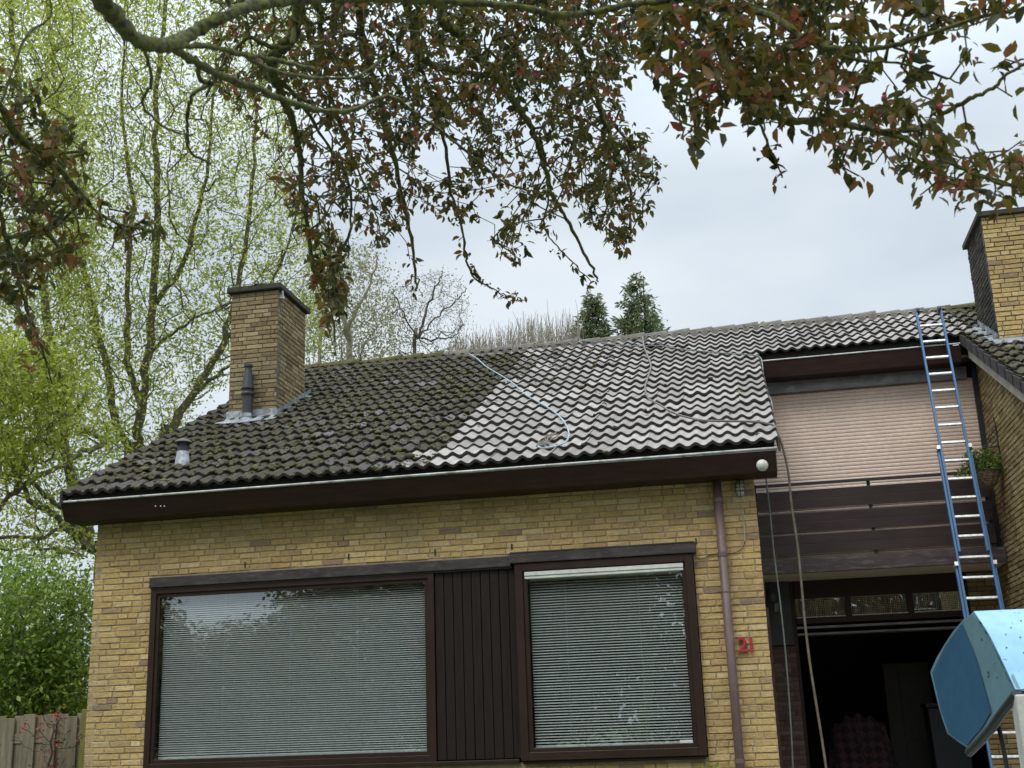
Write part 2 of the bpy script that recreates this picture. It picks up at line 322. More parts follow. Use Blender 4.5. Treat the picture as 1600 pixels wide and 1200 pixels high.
# ------------------------------------------------------------------ brick walls, brick by brick
def bricks(name, mat, mortar, parent, org, u, W, z0, z1, nrm, holes=(), top=None, zoff=0, seed=1, course=.06, ends=True):
    """org: point at u=0; u: unit vector along the wall; nrm: outward normal; holes (u0,u1,z0,z1); top(u)->z"""
    rr = random.Random(seed); g = G(); u = np.array(u, float); nrm = np.array(nrm, float); org = np.array(org, float); up = np.array([0, 0, 1.])
    row = int(round(z0/course)); J = .011
    def P3(a, z, d): p = org+u*a+nrm*d; p[2] = z; return p
    while row*course < z1:
        zb = row*course+.005; zt = (row+1)*course-.006
        if zt > z1: zt = z1
        if zt-zb < .012: break
        iv = [(0, W)]
        for h in holes:
            if h[2] < zt-.002 and h[3] > zb+.002:
                nv = []
                for a, b in iv:
                    if h[0] > a and h[0] < b: nv.append((a, h[0]))
                    if h[1] > a and h[1] < b: nv.append((h[1], b))
                    if h[1] <= a or h[0] >= b: nv.append((a, b))
                iv = nv
        x = -rr.choice([0, .055, .11, .165]) if row % 2 else -rr.choice([0, .11, .15])
        segs = []
        while x < W:
            ln = .21 if rr.random() < .70 else .10
            segs.append((x, x+ln)); x += ln+J
        for a0, b0 in segs:
            for a, b in iv:
                s, e = max(a0, a), min(b0, b)
                if a-a0 > 0 and a-a0 < .02: s = a
                if e-s < .025: continue
                zt2 = zt
                if top is not None:
                    if min(top(s), top(e)) < zb: continue
                j = rr.uniform(-.0025, .0035); jz = rr.uniform(-.0015, .0015)
                c = .004; zb_, zt_ = zb+jz, zt2+jz
                # slightly irregular front face
                q = lambda: rr.uniform(-.0028, .0028)
                o8 = [P3(s, zb_, -.015), P3(e, zb_, -.015), P3(e, zt_, -.015), P3(s, zt_, -.015),
                      P3(s+q(), zb_+q(), -.003+j), P3(e+q(), zb_+q(), -.003+j), P3(e+q(), zt_+q(), -.003+j), P3(s+q(), zt_+q(), -.003+j),
                      P3(s+c+q(), zb_+c, j+q()), P3(e-c+q(), zb_+c, j+q()), P3(e-c, zt_-c, j+q()), P3(s+c, zt_-c, j+q())]
                F = [(0, 1, 5, 4), (1, 2, 6, 5), (2, 3, 7, 6), (3, 0, 4, 7), (4, 5, 9, 8), (5, 6, 10, 9), (6, 7, 11, 10), (7, 4, 8, 11), (8, 9, 10, 11)]
                cr = rr.random()
                if np.dot(np.cross(u, up), nrm) < 0: F = [tuple(reversed(f)) for f in F]
                g.add(o8, F, 0, cr)
        row += 1
    # mortar sheets between the holes, recessed 8 mm
    us = sorted({0, W}|{h[0] for h in holes}|{h[1] for h in holes}); zs = sorted({z0, z1}|{h[2] for h in holes}|{h[3] for h in holes})
    us = [q for q in us if 0 <= q <= W]; zs = [q for q in zs if z0 <= q <= z1]
    if top is not None: us = list(np.linspace(0, W, 24)); 
    for i in range(len(us)-1):
        for k in range(len(zs)-1):
            uc, zc = (us[i]+us[i+1])/2, (zs[k]+zs[k+1])/2
            if any(h[0] < uc < h[1] and h[2] < zc < h[3] for h in holes): continue
            za, zb2 = zs[k], zs[k+1]; ta = tb = zb2
            if top is not None: ta, tb = min(zb2, top(us[i])), min(zb2, top(us[i+1]))
            V = [P3(us[i], za, -.008), P3(us[i+1], za, -.008), P3(us[i+1], tb, -.008), P3(us[i], ta, -.008)]
            V2 = [v-nrm*.09 for v in V]
            g.add(V+V2, [(0, 1, 2, 3), (7, 6, 5, 4), (0, 4, 5, 1), (1, 5, 6, 2), (2, 6, 7, 3), (3, 7, 4, 0)], 1)
    return g.build(name, [mat, mortar], parent)

# ------------------------------------------------------------------ ground
g = G(); g.add([(-400, -400, 0), (400, -400, 0), (400, 400, 0), (-400, 400, 0)], [(0, 1, 2, 3)])
tag(g.build('ground', MT['grass']), kind='structure')
g = G(); g.box((-40, -18.2, -.2), (40, -15.2, .004)); g.box((-40, -15.2, -.2), (40, -15.05, .1)); tag(g.build('road', [MT['asphalt']]), kind='structure')
g = G(); g.box((-40, -15.05, -.2), (40, -13.2, .09)); g.box((.4, -13.2, -.2), (4.6, 3.9, .012)); tag(g.build('pavement', [MT['paving']]), kind='structure')

# ------------------------------------------------------------------ roof tiles
GA = .3395; TW = .30
def tiles(x0, x1, k0, k1, cleanf, seed=3, skip=None):
    rr = random.Random(seed); Vs = []; Fs = []; MI = []; RN = []; CL = []; base = 0
    nx = 17; cs, sn = math.cos(TH), math.sin(TH)
    for k in range(k0, k1):
        nt_ = int(round((x1-x0)/TW))
        for c in range(nt_):
            xa = x0+c*TW
            if skip and skip(xa+TW/2, k): continue
            dj = rr.uniform(-.0055, .0055); ds = rr.uniform(-.006, .006); rn = rr.random(); tw = rr.uniform(-.003, .003)
            xs = np.linspace(0, TW, nx); wv = .036*((.5+.5*np.cos((xs/.15)*2*np.pi)))**1.15
            rows = []
            for (s, h, th) in ((0, .036, -.030), (0, .036, 0), (0, .036, 0), (.012, .040, 0), (GA*.5, .020, 0), (GA+.02, .001, 0)):
                ss = k*GA+s+ds; hh = h+wv+dj+th+tw*(xs/TW-.5)*2
                if th < 0: hh = h+dj+wv*.94+th
                y = EY+ss*cs-hh*sn; z = EZ+ss*sn+hh*cs
                rows.append(np.stack([xa+xs+.001, y, z], 1))
            V = np.concatenate(rows); Vs.append(V)
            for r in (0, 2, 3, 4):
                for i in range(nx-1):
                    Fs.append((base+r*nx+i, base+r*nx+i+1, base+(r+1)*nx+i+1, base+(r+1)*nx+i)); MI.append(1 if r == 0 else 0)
            # underside lip
            RN += [rn]*len(V); CL += [cleanf(xa+TW/2, k*GA*cs+EY, rr)]*len(V); base += len(V)
    return np.concatenate(Vs), np.array(Fs), np.array(MI, dtype=np.int32), np.array(RN), np.array(CL)
def cleanf(x, y, rr):
    if x > 3.0: return 0.0
    d = x-(-2.88)-rr.uniform(-.15, .15)
    if y > 5.1: d = x+3.7-rr.uniform(-.4, .4)
    c = min(1, max(0, .5+d*1.9))
    if y > 3.4 and x < -1.0 and d > 0: c = min(c, .52+rr.uniform(-.10, .12)+.07*(x+3))
    if y < .5 and -3.4 < x < -2.6: c += .15
    return min(c, 1.0)
house = thing('brick_house', 'yellow brick house numbered 21 with half-cleaned tiled roof and balcony over open garage', 'house')
XL, XR = -6.79, .41
V, F, MI, RN, CL = tiles(XL, XR, 0, 14, cleanf, 3)
V2, F2, MI2, RN2, CL2 = tiles(XL, 3.41, 14, 21, cleanf, 5)
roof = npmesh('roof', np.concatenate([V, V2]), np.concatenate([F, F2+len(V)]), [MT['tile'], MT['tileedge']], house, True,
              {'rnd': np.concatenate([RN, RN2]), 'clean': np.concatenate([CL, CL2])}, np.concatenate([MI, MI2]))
tag(roof, 'wavy concrete tiles, mossy and dark on the left, washed pale grey on the right')
# deck below the tiles, back slope
RY, RZ = 5.78, planez(5.78)
def slab(g, x0, x1, ya, yb, t=.10, off=-.012, m=0):
    for s in (0,):
        A = [(x0, ya, planez(ya)+off), (x1, ya, planez(ya)+off), (x1, yb, planez(yb)+off), (x0, yb, planez(yb)+off)]
        B = [(p[0], p[1], p[2]-t) for p in A]
        g.add(A+B, [(0, 1, 2, 3), (7, 6, 5, 4), (0, 4, 5, 1), (1, 5, 6, 2), (2, 6, 7, 3), (3, 7, 4, 0)], m)
g = G(); slab(g, XL+.05, XR-.03, EY+.10, 3.9); slab(g, XL+.05, 3.3, 3.9, 5.75)
zb = RZ-6.2*TT
g.add([(XL+.05, 5.76, RZ-.01), (3.3, 5.76, RZ-.01), (3.3, 12, zb), (XL+.05, 12, zb), (XL+.05, 5.76, RZ-.1), (3.3, 5.76, RZ-.1), (3.3, 12, zb-.1), (XL+.05, 12, zb-.1)],
      [(0, 1, 2, 3), (7, 6, 5, 4), (0, 4, 5, 1), (1, 5, 6, 2), (2, 6, 7, 3), (3, 7, 4, 0)])
g.build('roof_deck', MT['tileedge'], roof)
# ridge caps
def ridgecaps(x0, x1, m, parent, name='ridge_caps', seed=1):
    rr = random.Random(seed); g = G(); x = x0
    while x < x1:
        dz = rr.uniform(-.006, .008); V = []; F = []; k = 11
        for xx, sc in ((x, 1.0), (x+.03, 1.0), (x+.31, .86), (x+.36, .84)):
            for j in range(k):
                a = math.pi*(j/(k-1)); yy = RY-.03-.125*sc*math.cos(a); zz = RZ-.035+.125*sc*math.sin(a)**.8+dz
                V.append((xx, yy, zz))
        for r in range(3):
            for j in range(k-1): F.append((r*k+j, (r+1)*k+j, (r+1)*k+j+1, r*k+j+1))
        F.append(tuple(range(k)))
        g.add(V, F); x += .335
    return g.build(name, m, parent)
# caps step down to the right in the photo: broad end on the left of each
def flipcaps(x0, x1, m, parent, name, seed):
    rr = random.Random(seed); g = G(); x = x1
    while x > x0:
        dz = rr.uniform(-.006, .008); V = []; F = []; k = 11; tl = rr.uniform(-.008, .008)
        for xx, sc, e in ((x, 1.0, 1), (x-.02, 1.0, 1), (x-.31, .84, 0), (x-.36, .82, 0)):
            for j in range(k):
                a = math.pi*(j/(k-1)); yy = RY-.03-.125*sc*math.cos(a); zz = RZ-.035+.125*sc*math.sin(a)**.8+dz+tl*e
                V.append((xx, yy, zz))
        for r in range(3):
            for j in range(k-1): F.append((r*k+j, r*k+j+1, (r+1)*k+j+1, (r+1)*k+j))
        V += [(V[j][0]-.001, V[j][1]*1.0+(RY-.03-V[j][1])*.16, RZ-.035+(V[j][2]-RZ+.035)*.84) for j in range(k)]
        for j in range(k-1): F.append((j+1, j, 4*k+j, 4*k+j+1))
        g.add(V, F); x -= .335
    return g.build(name, m, parent)
flipcaps(-4.25, 3.2, MT['ridge'], roof, 'ridge_caps', 4)
o = flipcaps(XL, -4.26, MT['ridgemoss'], roof, 'ridge_caps', 5); tag(o, 'moss-covered ridge caps behind the chimney')
flipcaps(3.21, 3.9, MT['ridgemoss'], roof, 'ridge_caps', 6)
# mortar bed under the caps
g = G(); g.box((XL+.02, RY-.17, RZ-.13), (3.4, RY+.1, RZ-.028)); g.build('ridge_bedding', MT['ridge'], roof)
# verges
for xv in (XL-.012, XR+.008):
    g = G()
    for k in range(0, 14 if xv > 0 else 21):
        s = k*GA; ya = EY+s*math.cos(TH)-.02; yb = ya+GA*math.cos(TH)+.03
        g.add([(xv-.012, ya, planez(ya)+.062), (xv+.012, ya, planez(ya)+.062), (xv+.012, yb, planez(yb)+.03), (xv-.012, yb, planez(yb)+.03),
               (xv-.012, ya, planez(ya)-.07), (xv+.012, ya, planez(ya)-.07), (xv+.012, yb, planez(yb)-.07), (xv-.012, yb, planez(yb)-.07)],
              [(0, 1, 2, 3), (7, 6, 5, 4), (0, 4, 5, 1), (1, 5, 6, 2), (2, 6, 7, 3), (3, 7, 4, 0)])
    g.build('verge_tiles', MT['tileedge'], roof)
# moss clumps
def mossclumps(n, xr, yr, parent, dens, seed):
    r = np.random.default_rng(seed); X = r.uniform(*xr, n); rows = r.integers(yr[0], yr[1], n)
    keep = np.array([dens(x, k) > r.random() for x, k in zip(X, rows)]); X = X[keep]; rows = rows[keep]; n = len(X)
    s = rows*GA+r.choice([0, 1], n, p=[.35, .65])*r.uniform(0, GA*.85, n)+.006
    ph = (X-XL)/.15*2*np.pi; wv = .036*(.5+.5*np.cos(ph))**1.15; fr = (s/GA) % 1
    h = wv+.036*(1-fr)+.0
    sz = r.gamma(2.0, .0038, n)+.0045
    phi = (1+5**.5)/2; ico = np.array([(-1, phi, 0), (1, phi, 0), (-1, -phi, 0), (1, -phi, 0), (0, -1, phi), (0, 1, phi), (0, -1, -phi), (0, 1, -phi), (phi, 0, -1), (phi, 0, 1), (-phi, 0, -1), (-phi, 0, 1)])/1.9
    fc = np.array([(0, 11, 5), (0, 5, 1), (0, 1, 7), (0, 7, 10), (0, 10, 11), (1, 5, 9), (5, 11, 4), (11, 10, 2), (10, 7, 6), (7, 1, 8), (3, 9, 4), (3, 4, 2), (3, 2, 6), (3, 6, 8), (3, 8, 9), (4, 9, 5), (2, 4, 11), (6, 2, 10), (8, 6, 7), (9, 8, 1)])
    V = ico[None]*(1+r.uniform(-.35, .35, (n, 12, 1)))*sz[:, None, None]*np.array([1.5, 1.5, .65])
    cs, sn = math.cos(TH), math.sin(TH); y = V[..., 1]*cs-V[..., 2]*sn; z = V[..., 1]*sn+V[..., 2]*cs; V = np.stack([V[..., 0], y, z], -1)
    V += np.stack([X, EY+s*cs-h*sn, EZ+s*sn+h*cs], 1)[:, None]
    F = (fc[None]+np.arange(n)[:, None, None]*12).reshape(-1, 3)
    o = npmesh('moss', V.reshape(-1, 3), F, MT['moss'], parent, True, {'rnd': np.repeat(r.random(n), 12)})
    return tag(o, kind='stuff')
def dens1(x, k):
    if x > -2.9: return .10*max(0, 1-(x+2.9)/2) if k > 9 else .012
    return .85 if k > 0 else .6
mossclumps(21000, (XL+.1, XR), (0, 21), roof, dens1, 11)

# ------------------------------------------------------------------ front wall with its windows
W1 = (-5.98, -2.19, 1.24, 3.06); W2 = (-2.19, -.455, 1.24, 3.08)
holes = [(W1[0]+6.63, W2[1]+6.63, 1.24, 3.10), (W1[0]+6.63, W1[1]+6.63, 3.0, 3.145)]
wall = bricks('front_wall', MB['yellow'], MT['mortar'], house, (-6.63, 0, 0), (1, 0, 0), 6.80, 0, 3.96, (0, -1, 0), holes, seed=2)
# weep slots over the lintels
for px, py in ((383, 886), (545, 873), (680, 866), (800, 858), (1088, 849)):
    g = G(); p = onY(px, py, 0); g.box((p[0]-.007, -.008, p[2]-.01), (p[0]+.007, .0035, p[2]+.05)); g.build('weep_slot', MT['black'], wall)
def gtop(u):  # left gable follows the roof
    y = u; return planez(y)-.13 if y < RY else RZ-.13-(y-RY)*TT
bricks('side_wall', MB['yellow'], MT['mortar'], house, (-6.632, .003, 0), (0, 1, 0), 11.3, 0, 7, (-1, 0, 0), (), gtop, seed=4)
for a, b in (((.08, .11, 0), (.168, 4.8, 3.9)), ((-6.5, 11.2, 0), (3.1, 11.3, 4.3)), ((.02, 3.95, 3.3), (.168, 4.9, 5.8))):
    g = G(); g.box(a, b); g.build('plain_wall', MT['mortar'], house)
g = G()  # brown trim on the corner by the garage
g.box((.170, .012, 0), (.196, .10, 2.55)); g.box((.170, .012, 2.6), (.180, .10, 3.7)); g.build('corner_trim', MT['brown'], house)
# rooms behind the glass
g = G(); x0, x1, y0, y1, z0, z1 = -6.45, .0, .13, 4.2, .6, 3.3
for a, b in (((x0, y1, z0), (x1, y1+.05, z1)), ((x0-.05, y0, z0), (x0, y1, z1)), ((x1, y0, z0), (x1+.05, y1, z1)), ((x0, y0, z0-.05), (x1, y1, z0)), ((x0, y0, z1), (x1, y1, z1+.05)), ((-2.6, y0, z0), (-2.5, y1, z1))): g.box(a, b)
g.build('room_interior', MT['room'], house)
def frame_boxes(g, x0, x1, z0, z1, w, ya, yb):
    g.box((x0, ya, z0), (x0+w, yb, z1)); g.box((x1-w, ya, z0), (x1, yb, z1)); g.box((x0+w, ya, z1-w), (x1-w, yb, z1)); g.box((x0+w, ya, z0), (x1-w, yb, z0+w))
def blind(parent, x0, x1, z0, z1, pitch, tilt, y, seed, strings):
    rr = random.Random(seed); g = G(); z = z0+.01
    while z < z1-.01:
        t = R_(tilt+rr.uniform(-1.2, 1.2)); hw = .0125; sag = .0035; k = 3; V = []
        e = rr.uniform(-.0004, .0004)
        for q in (-1, -.33, .33, 1):
            yy = y-q*hw*math.cos(t)-sag*(1-q*q)*math.sin(t); zz = z-q*hw*math.sin(t)+sag*(1-q*q)*math.cos(t)
            V += [(x0, yy, zz+e), (x1, yy, zz-e)]
        F = [(0, 1, 3, 2), (2, 3, 5, 4), (4, 5, 7, 6)]; g.add(V, F); z += pitch
    for s in strings: g.tube([(s, y-.014, z0), (s, y-.014, z1)], .0012, 4)
    g.box((x0, y-.014, z0-.01), (x1, y+.014, z0+.006)); g.box((x0, y-.02, z1-.012), (x1, y+.02, z1+.02))
    return g.build('venetian_blind', MT['slat'], parent)
# window 1
w1 = G(); frame_boxes(w1, W1[0], -2.99, 1.27, 3.055, .062, -.022, .07)
w1.box((W1[0], -.045, 1.235), (-2.19, .05, 1.272))
win1 = w1.build('window', MT['frame'], house, bevel=.004); tag(win1, 'wide window with closed white slats')
q = G(); frame_boxes(q, -5.918, -3.052, 1.332, 2.993, .036, -.004, .045); q.build('window_frame', MT['frame'], win1, bevel=.003)
q = G(); q.add([(-5.882, .012, 1.368), (-3.088, .012, 1.368), (-3.088, .012, 2.957), (-5.882, .012, 2.957)], [(0, 1, 2, 3)]); q.build('glass_pane', MT['glass'], win1)
q = G(); frame_boxes(q, -5.886, -3.084, 1.364, 2.961, .004, .004, .010); q.build('glazing_bead', MT['whiteplastic'], win1)
blind(win1, -5.87, -3.10, 1.378, 2.99, .0213, 27, .085, 5, (-5.2, -4.5, -3.8))
q = G(); q.box((-5.99, -.05, 3.058), (-2.215, .02, 3.158)); q.box((-5.985, -.028, 3.04), (-2.2, .02, 3.062))
o = q.build('lintel', MT['lintel'], win1, bevel=.004)
# boards between the windows
q = G(); x = -2.985; i = 0
while x < -2.20:
    wd = .092; q.box((x+.003, -.004+.001*(i % 2), 1.28), (min(x+wd, -2.175)-.003, .05, 3.04)); x += wd; i += 1
q.box((-2.99, .02, 1.27), (-2.17, .06, 3.05)); q.build('boarded_panel', MT['board'], house, bevel=.004)
# window 2 stands a little proud
w2 = G(); frame_boxes(w2, -2.168, -.462, 1.255, 3.075, .075, -.085, .07)
w2.box((-2.16, -.06, 1.225), (-.475, .05, 1.252))
win2 = w2.build('window', MT['frame'], house, bevel=.005); tag(win2, 'squarer window standing proud of the wall with a white ventilator along its top')
q = G(); frame_boxes(q, -2.093, -.537, 1.330, 3.0, .036, -.06, .03); q.build('window_frame', MT['frame'], win2, bevel=.003)
q = G(); q.add([(-2.057, -.03, 1.366), (-.573, -.03, 1.366), (-.573, -.03, 2.94), (-2.057, -.03, 2.94)], [(0, 1, 2, 3)]); q.build('glass_pane', MT['glass'], win2)
q = G(); q.box((-2.075, -.068, 2.925), (-.555, -.02, 2.95)); q.box((-2.075, -.076, 2.953), (-.555, -.02, 2.992)); q.build('ventilator_strip', MT['whiteplastic'], win2, bevel=.004)
blind(win2, -2.045, -.585, 1.372, 2.93, .0255, 27, .04, 6, (-1.7, -1.0))
q = G(); q.box((-.70, -.032, 1.37), (-.585, -.031, 1.395)); q.build('window_sticker', MT['whiteplastic'], win2)
q = G(); q.box((-2.215, -.105, 3.078), (-.425, .02, 3.172)); q.box((-2.205, -.11, 3.170), (-.43, .02, 3.186)); q.build('lintel', MT['lintel'], win2, bevel=.006)
# fascia (box gutter) and gutter lip
def fascia(name, x0, x1, y, z0, z1, lean, parent, ywall):
    g = G(); poly = [(x0, y, z1), (x0, y+lean, z0), (x0, ywall, z0), (x0, ywall, z1-.02)]
    g.prism(poly, (x1-x0, 0, 0)); return g.build(name, MT['brown'], parent)
fas = fascia('fascia', -6.82, .385, -.42, 3.752, 3.93, .09, house, .005)
g = G(); g.tube([(-6.86, -.425, 3.938), (.40, -.425, 3.952)], .0115, 8); g.box((-6.84, -.418, 3.930), (.395, -.33, 3.938)); g.build('gutter_lip', MT['gutter'], fas)
for dx in (0, 8, 14):
    g = G(); a = onY(243+dx, 791, -.413); g.lathe(a, [(.004, -.006), (.008, 0), (.003, .008)], 7, axis=(.2, -.3, 1)); g.build('paint_chip', MT['whiteplastic'], fas)
# downpipe
px_, pz = -.165, 2.3; dp = G()
dp.tube([(px_-.015, -.075, 0.0), (px_-.015, -.075, 3.76)], .041, 16)
pipe = dp.build('downpipe', MT['pipe'], house, smooth=True)
for z, hz, rr_ in ((1.20, .02, .046), (3.05, .02, .046), (3.56, .02, .046), (2.7, .006, .044)):
    q = G(); q.tube([(px_-.015, -.075, z-hz), (px_-.015, -.075, z+hz)], rr_, 16); q.build('pipe_collar', MT['pipe'], pipe)

# ------------------------------------------------------------------ chimneys
def chimney(parent, x0, x1, y0, y1, ztop, mats, label, back_extra=0):
    zb = planez(y0)-.05
    c = bricks('chimney', mats[0], MT['mortar_dark'], parent, (x0, y0, 0), (1, 0, 0), x1-x0, zb, ztop, (0, -1, 0), seed=21)
    tag(c, label)
    bricks('chimney_side', mats[1], MT['mortar_dark'], c, (x1, y0+.012, 0), (0, 1, 0), y1-y0, zb, ztop, (1, 0, 0), seed=22)
    bricks('chimney_side', mats[2], MT['mortar_dark'], c, (x0, y0+.012, 0), (0, 1, 0), y1-y0, zb, ztop, (-1, 0, 0), seed=23)
    g = G(); g.box((x0+.01, y0+.02, zb), (x1-.01, y1, ztop-.003)); g.build('chimney_core', MT['mortar_dark'], c)
    return c
cy0, cy1 = 2.40, 3.40; cx0, cx1 = -6.285, -5.645
ch = chimney(house, cx0, cx1, cy0, cy1, 7.145, (MB['chimney'],)*3, 'brown brick chimney with a mossy slab on top')
g = G(); g.box((cx0-.055, cy0-.055, 7.148), (cx1+.055, cy1+.06, 7.225)); g.build('chimney_cap', MT['cap'], ch, bevel=.012)
mc = np.random.default_rng(3)
g = G()
for i in range(90):
    a, b = mc.uniform(cx0-.05, cx1+.05), mc.choice([cy0-.05, cy0+.1, cy0+.3, cy1])+mc.uniform(0, .1)
    g.lathe((a, b, 7.222), [(.03, 0), (.024, .012), (.008, .02+mc.uniform(0, .012))], 6)
tag(g.build('moss', MT['ridgemoss'], ch, True), kind='stuff')
g = G(); cc = ((cx0+cx1)/2-.02, cy0+.35, 7.225); g.lathe(cc, [(.12, 0), (.12, .03)], 16)
for i in range(16):
    a = 2*math.pi*i/16; x, y = cc[0]+.11*math.cos(a), cc[1]+.11*math.sin(a); g.box((x-.008, y-.008, cc[2]+.03), (x+.008, y+.008, cc[2]+.12))
g.lathe((cc[0]-.03, cc[1], cc[2]+.105), [(.10, 0), (.12, .02), (.02, .045)], 16); g.build('flue_cowl', MT['black'], ch)
g = G(); p = onX(441, 461, cx1+.03); g.box((cx1, p[1]-.02, p[2]-.05), (cx1+.05, p[1]+.03, p[2]-.01)); g.tube([(cx1+.04, p[1], p[2]-.02), (cx1+.04, p[1]-.02, p[2]+.05)], .015, 8); g.build('wall_hook', MT['whiteplastic'], ch)
# flashing
g = G(); zf = planez(cy0)
g.box((cx0-.02, cy0-.018, zf-.03), (cx1+.02, cy0-.004, zf+.145))
for i in range(5):
    x = cx0-.08+i*(cx1-cx0+.16)/5; yb = cy0-.24-.02*(i % 2)
    g.add([(x, yb, planez(yb)+.055), (x+.158, yb-.01, planez(yb)+.06), (x+.158, cy0-.012, zf+.05), (x, cy0-.012, zf+.05)], [(0, 1, 2, 3)])
y = cy0-.01
while y < cy1+.02:
    yb = y+.26; g.add([(cx1+.012, y, planez(y)+.00), (cx1+.012, yb, planez(yb)+.00), (cx1+.012, yb, planez(yb)+.115), (cx1+.012, y, planez(y)+.125)], [(0, 1, 2, 3)])
    g.add([(cx1+.012, y, planez(y)+.055), (cx1+.09, y, planez(y)+.05), (cx1+.09, yb, planez(yb)+.04), (cx1+.012, yb, planez(yb)+.05)], [(0, 1, 2, 3)]); y += .245
g.build('lead_flashing', MT['lead'], ch)

# flue pipe and low roof vent
fp = onRoof(386, 655, .05); g = G()
g.lathe((fp[0], fp[1], fp[2]-.12), [(.085, 0), (.085, .12), (.068, .16), (.062, .20), (.062, .42), (.080, .43), (.086, .45), (.080, .465), (.068, .475), (.068, .50), (.088, .51), (.088, .525), (.078, .535), (.042, .78), (.042, .80), (.056, .805), (.056, .835), (.03, .84)], 24)
flue = g.build('flue_pipe', MT['black'], house, smooth=False)
g = G(); g.lathe((fp[0], fp[1], fp[2]-.05), [(.12, -.02), (.10, .03), (.075, .07), (.07, .12)], 20)
yb = fp[1]-.2; g.add([(fp[0]-.28, yb, planez(yb)+.07), (fp[0]+.02, yb-.02, planez(yb)+.06), (fp[0]+.25, yb, planez(yb)+.075), (fp[0]+.25, fp[1]+.1, planez(fp[1]+.1)+.07), (fp[0]-.28, fp[1]+.1, planez(fp[1]+.1)+.07)], [(0, 1, 2, 3, 4)])
g.build('lead_collar', MT['lead'], flue)
vp_ = onRoof(285, 724, .04); g = G()
g.lathe((vp_[0], vp_[1], vp_[2]-.12), [(.088, 0), (.084, .1), (.062, .25)], 22)
vent = g.build('roof_vent', MT['lead'], house, True)
g = G(); g.lathe((vp_[0], vp_[1], vp_[2]+.10), [(.058, 0), (.058, .15)], 22)
for i in range(14):
    a = 2*math.pi*i/14; g.box((vp_[0]+.061*math.cos(a)-.005, vp_[1]+.061*math.sin(a)-.005, vp_[2]+.19), (vp_[0]+.061*math.cos(a)+.005, vp_[1]+.061*math.sin(a)+.005, vp_[2]+.25))
g.build('vent_neck', MT['black'], vent)
g = G(); g.lathe((vp_[0], vp_[1], vp_[2]+.225), [(.098, 0), (.102, .006), (.085, .022), (.04, .045), (.012, .052)], 22); g.build('vent_hood', MT['ridge'], vent)
tv = onRoof(1022, 543, .05); g = G(); V = []; 
for j in range(9):
    a = math.pi*j/8
    for s_, e in ((0, 1), (.35, .5)): V.append((tv[0]-.11*math.cos(a), tv[1]+s_, planez(tv[1]+s_)+.03+.09*e*math.sin(a)))
g.add(V, [(2*j, 2*j+2, 2*j+3, 2*j+1) for j in range(8)]); g.build('vent_tile', MT['tileedge'], house, True)

# ------------------------------------------------------------------ upper storey over the garage
uf = fascia('upper_fascia', .43, 2.90, 3.66, 5.755, 5.955, .05, house, 4.04)
g = G(); g.tube([(.44, 3.655, 5.968), (2.9, 3.655, 5.975)], .010, 8); g.build('gutter_lip', MT['gutter'], uf)
sh = G(); ys = 4.06; z = 3.32
V = []; zz = 3.3; n = 0; prof = []
while zz < 5.62:
    for t, d in ((0, .0), (.004, .010), (.016, .014), (.034, .014), (.044, .008), (.0475, .0)): prof.append((ys-d, zz+t))
    zz += .048
prof = [p for p in prof if p[1] < 5.63]
for (y, z_) in prof: V += [(.17, y, z_), (3.055, y, z_)]
sh.add(V, [(2*i, 2*i+1, 2*i+3, 2*i+2) for i in range(len(prof)-1)])
shut = sh.build('roller_shutter', MT['shutter'], house); tag(shut, 'closed pinkish beige roller shutter')
g = G(); g.box((.10, 3.97, 5.605), (2.99, 4.10, 5.765)); g.build('shutter_box', MT['shutterbox'], shut, bevel=.008)
for a, b in (((3.055, 4.0, 3.3), (3.118, 4.12, 5.80)), ((.12, 4.0, 3.3), (.172, 4.12, 5.6))):
    g = G(); g.box(a, b); g.build('shutter_guide', MT['black'], shut)
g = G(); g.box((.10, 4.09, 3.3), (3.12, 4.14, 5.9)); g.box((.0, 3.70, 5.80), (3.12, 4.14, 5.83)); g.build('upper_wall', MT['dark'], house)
# balcony
bal = G(); bal.box((.168, 3.80, 3.255), (3.115, 3.86, 3.435)); bal.box((.168, 3.86, 3.30), (3.115, 4.06, 3.34))
balc = bal.build('balcony', MT['beam'], house, bevel=.004); tag(balc, 'shallow balcony with dark boards and weathered beam')
g = G(); g.box((.17, 3.862, 3.255), (3.118, 5.4, 3.298)); g.build('balcony_soffit', MT['cream'], balc)
for k, (za, zb_) in enumerate(((4.055, 4.285), (3.765, 3.995), (3.49, 3.725))):
    g = G(); zm = (za+zb_)/2
    g.prism([(.172, 3.815, zb_), (.172, 3.835, zm+.003), (.172, 3.850, zm+.003), (.172, 3.850, zb_)], (2.86, 0, 0))
    g.prism([(.172, 3.815, zm-.002), (.172, 3.840, za), (.172, 3.855, za), (.172, 3.855, zm-.002)], (2.86, 0, 0))
    g.build('balcony_board', MT['rail'], balc, bevel=.002)
g = G(); g.box((.17, 3.82, 4.352), (3.05, 3.86, 4.385)); g.build('top_rail', MT['iron'], balc)
for x in (1.62, 3.0):
    g = G(); g.box((x-.02, 3.858, 3.436), (x+.02, 3.895, 4.352)); g.build('rail_post', MT['iron'], balc)
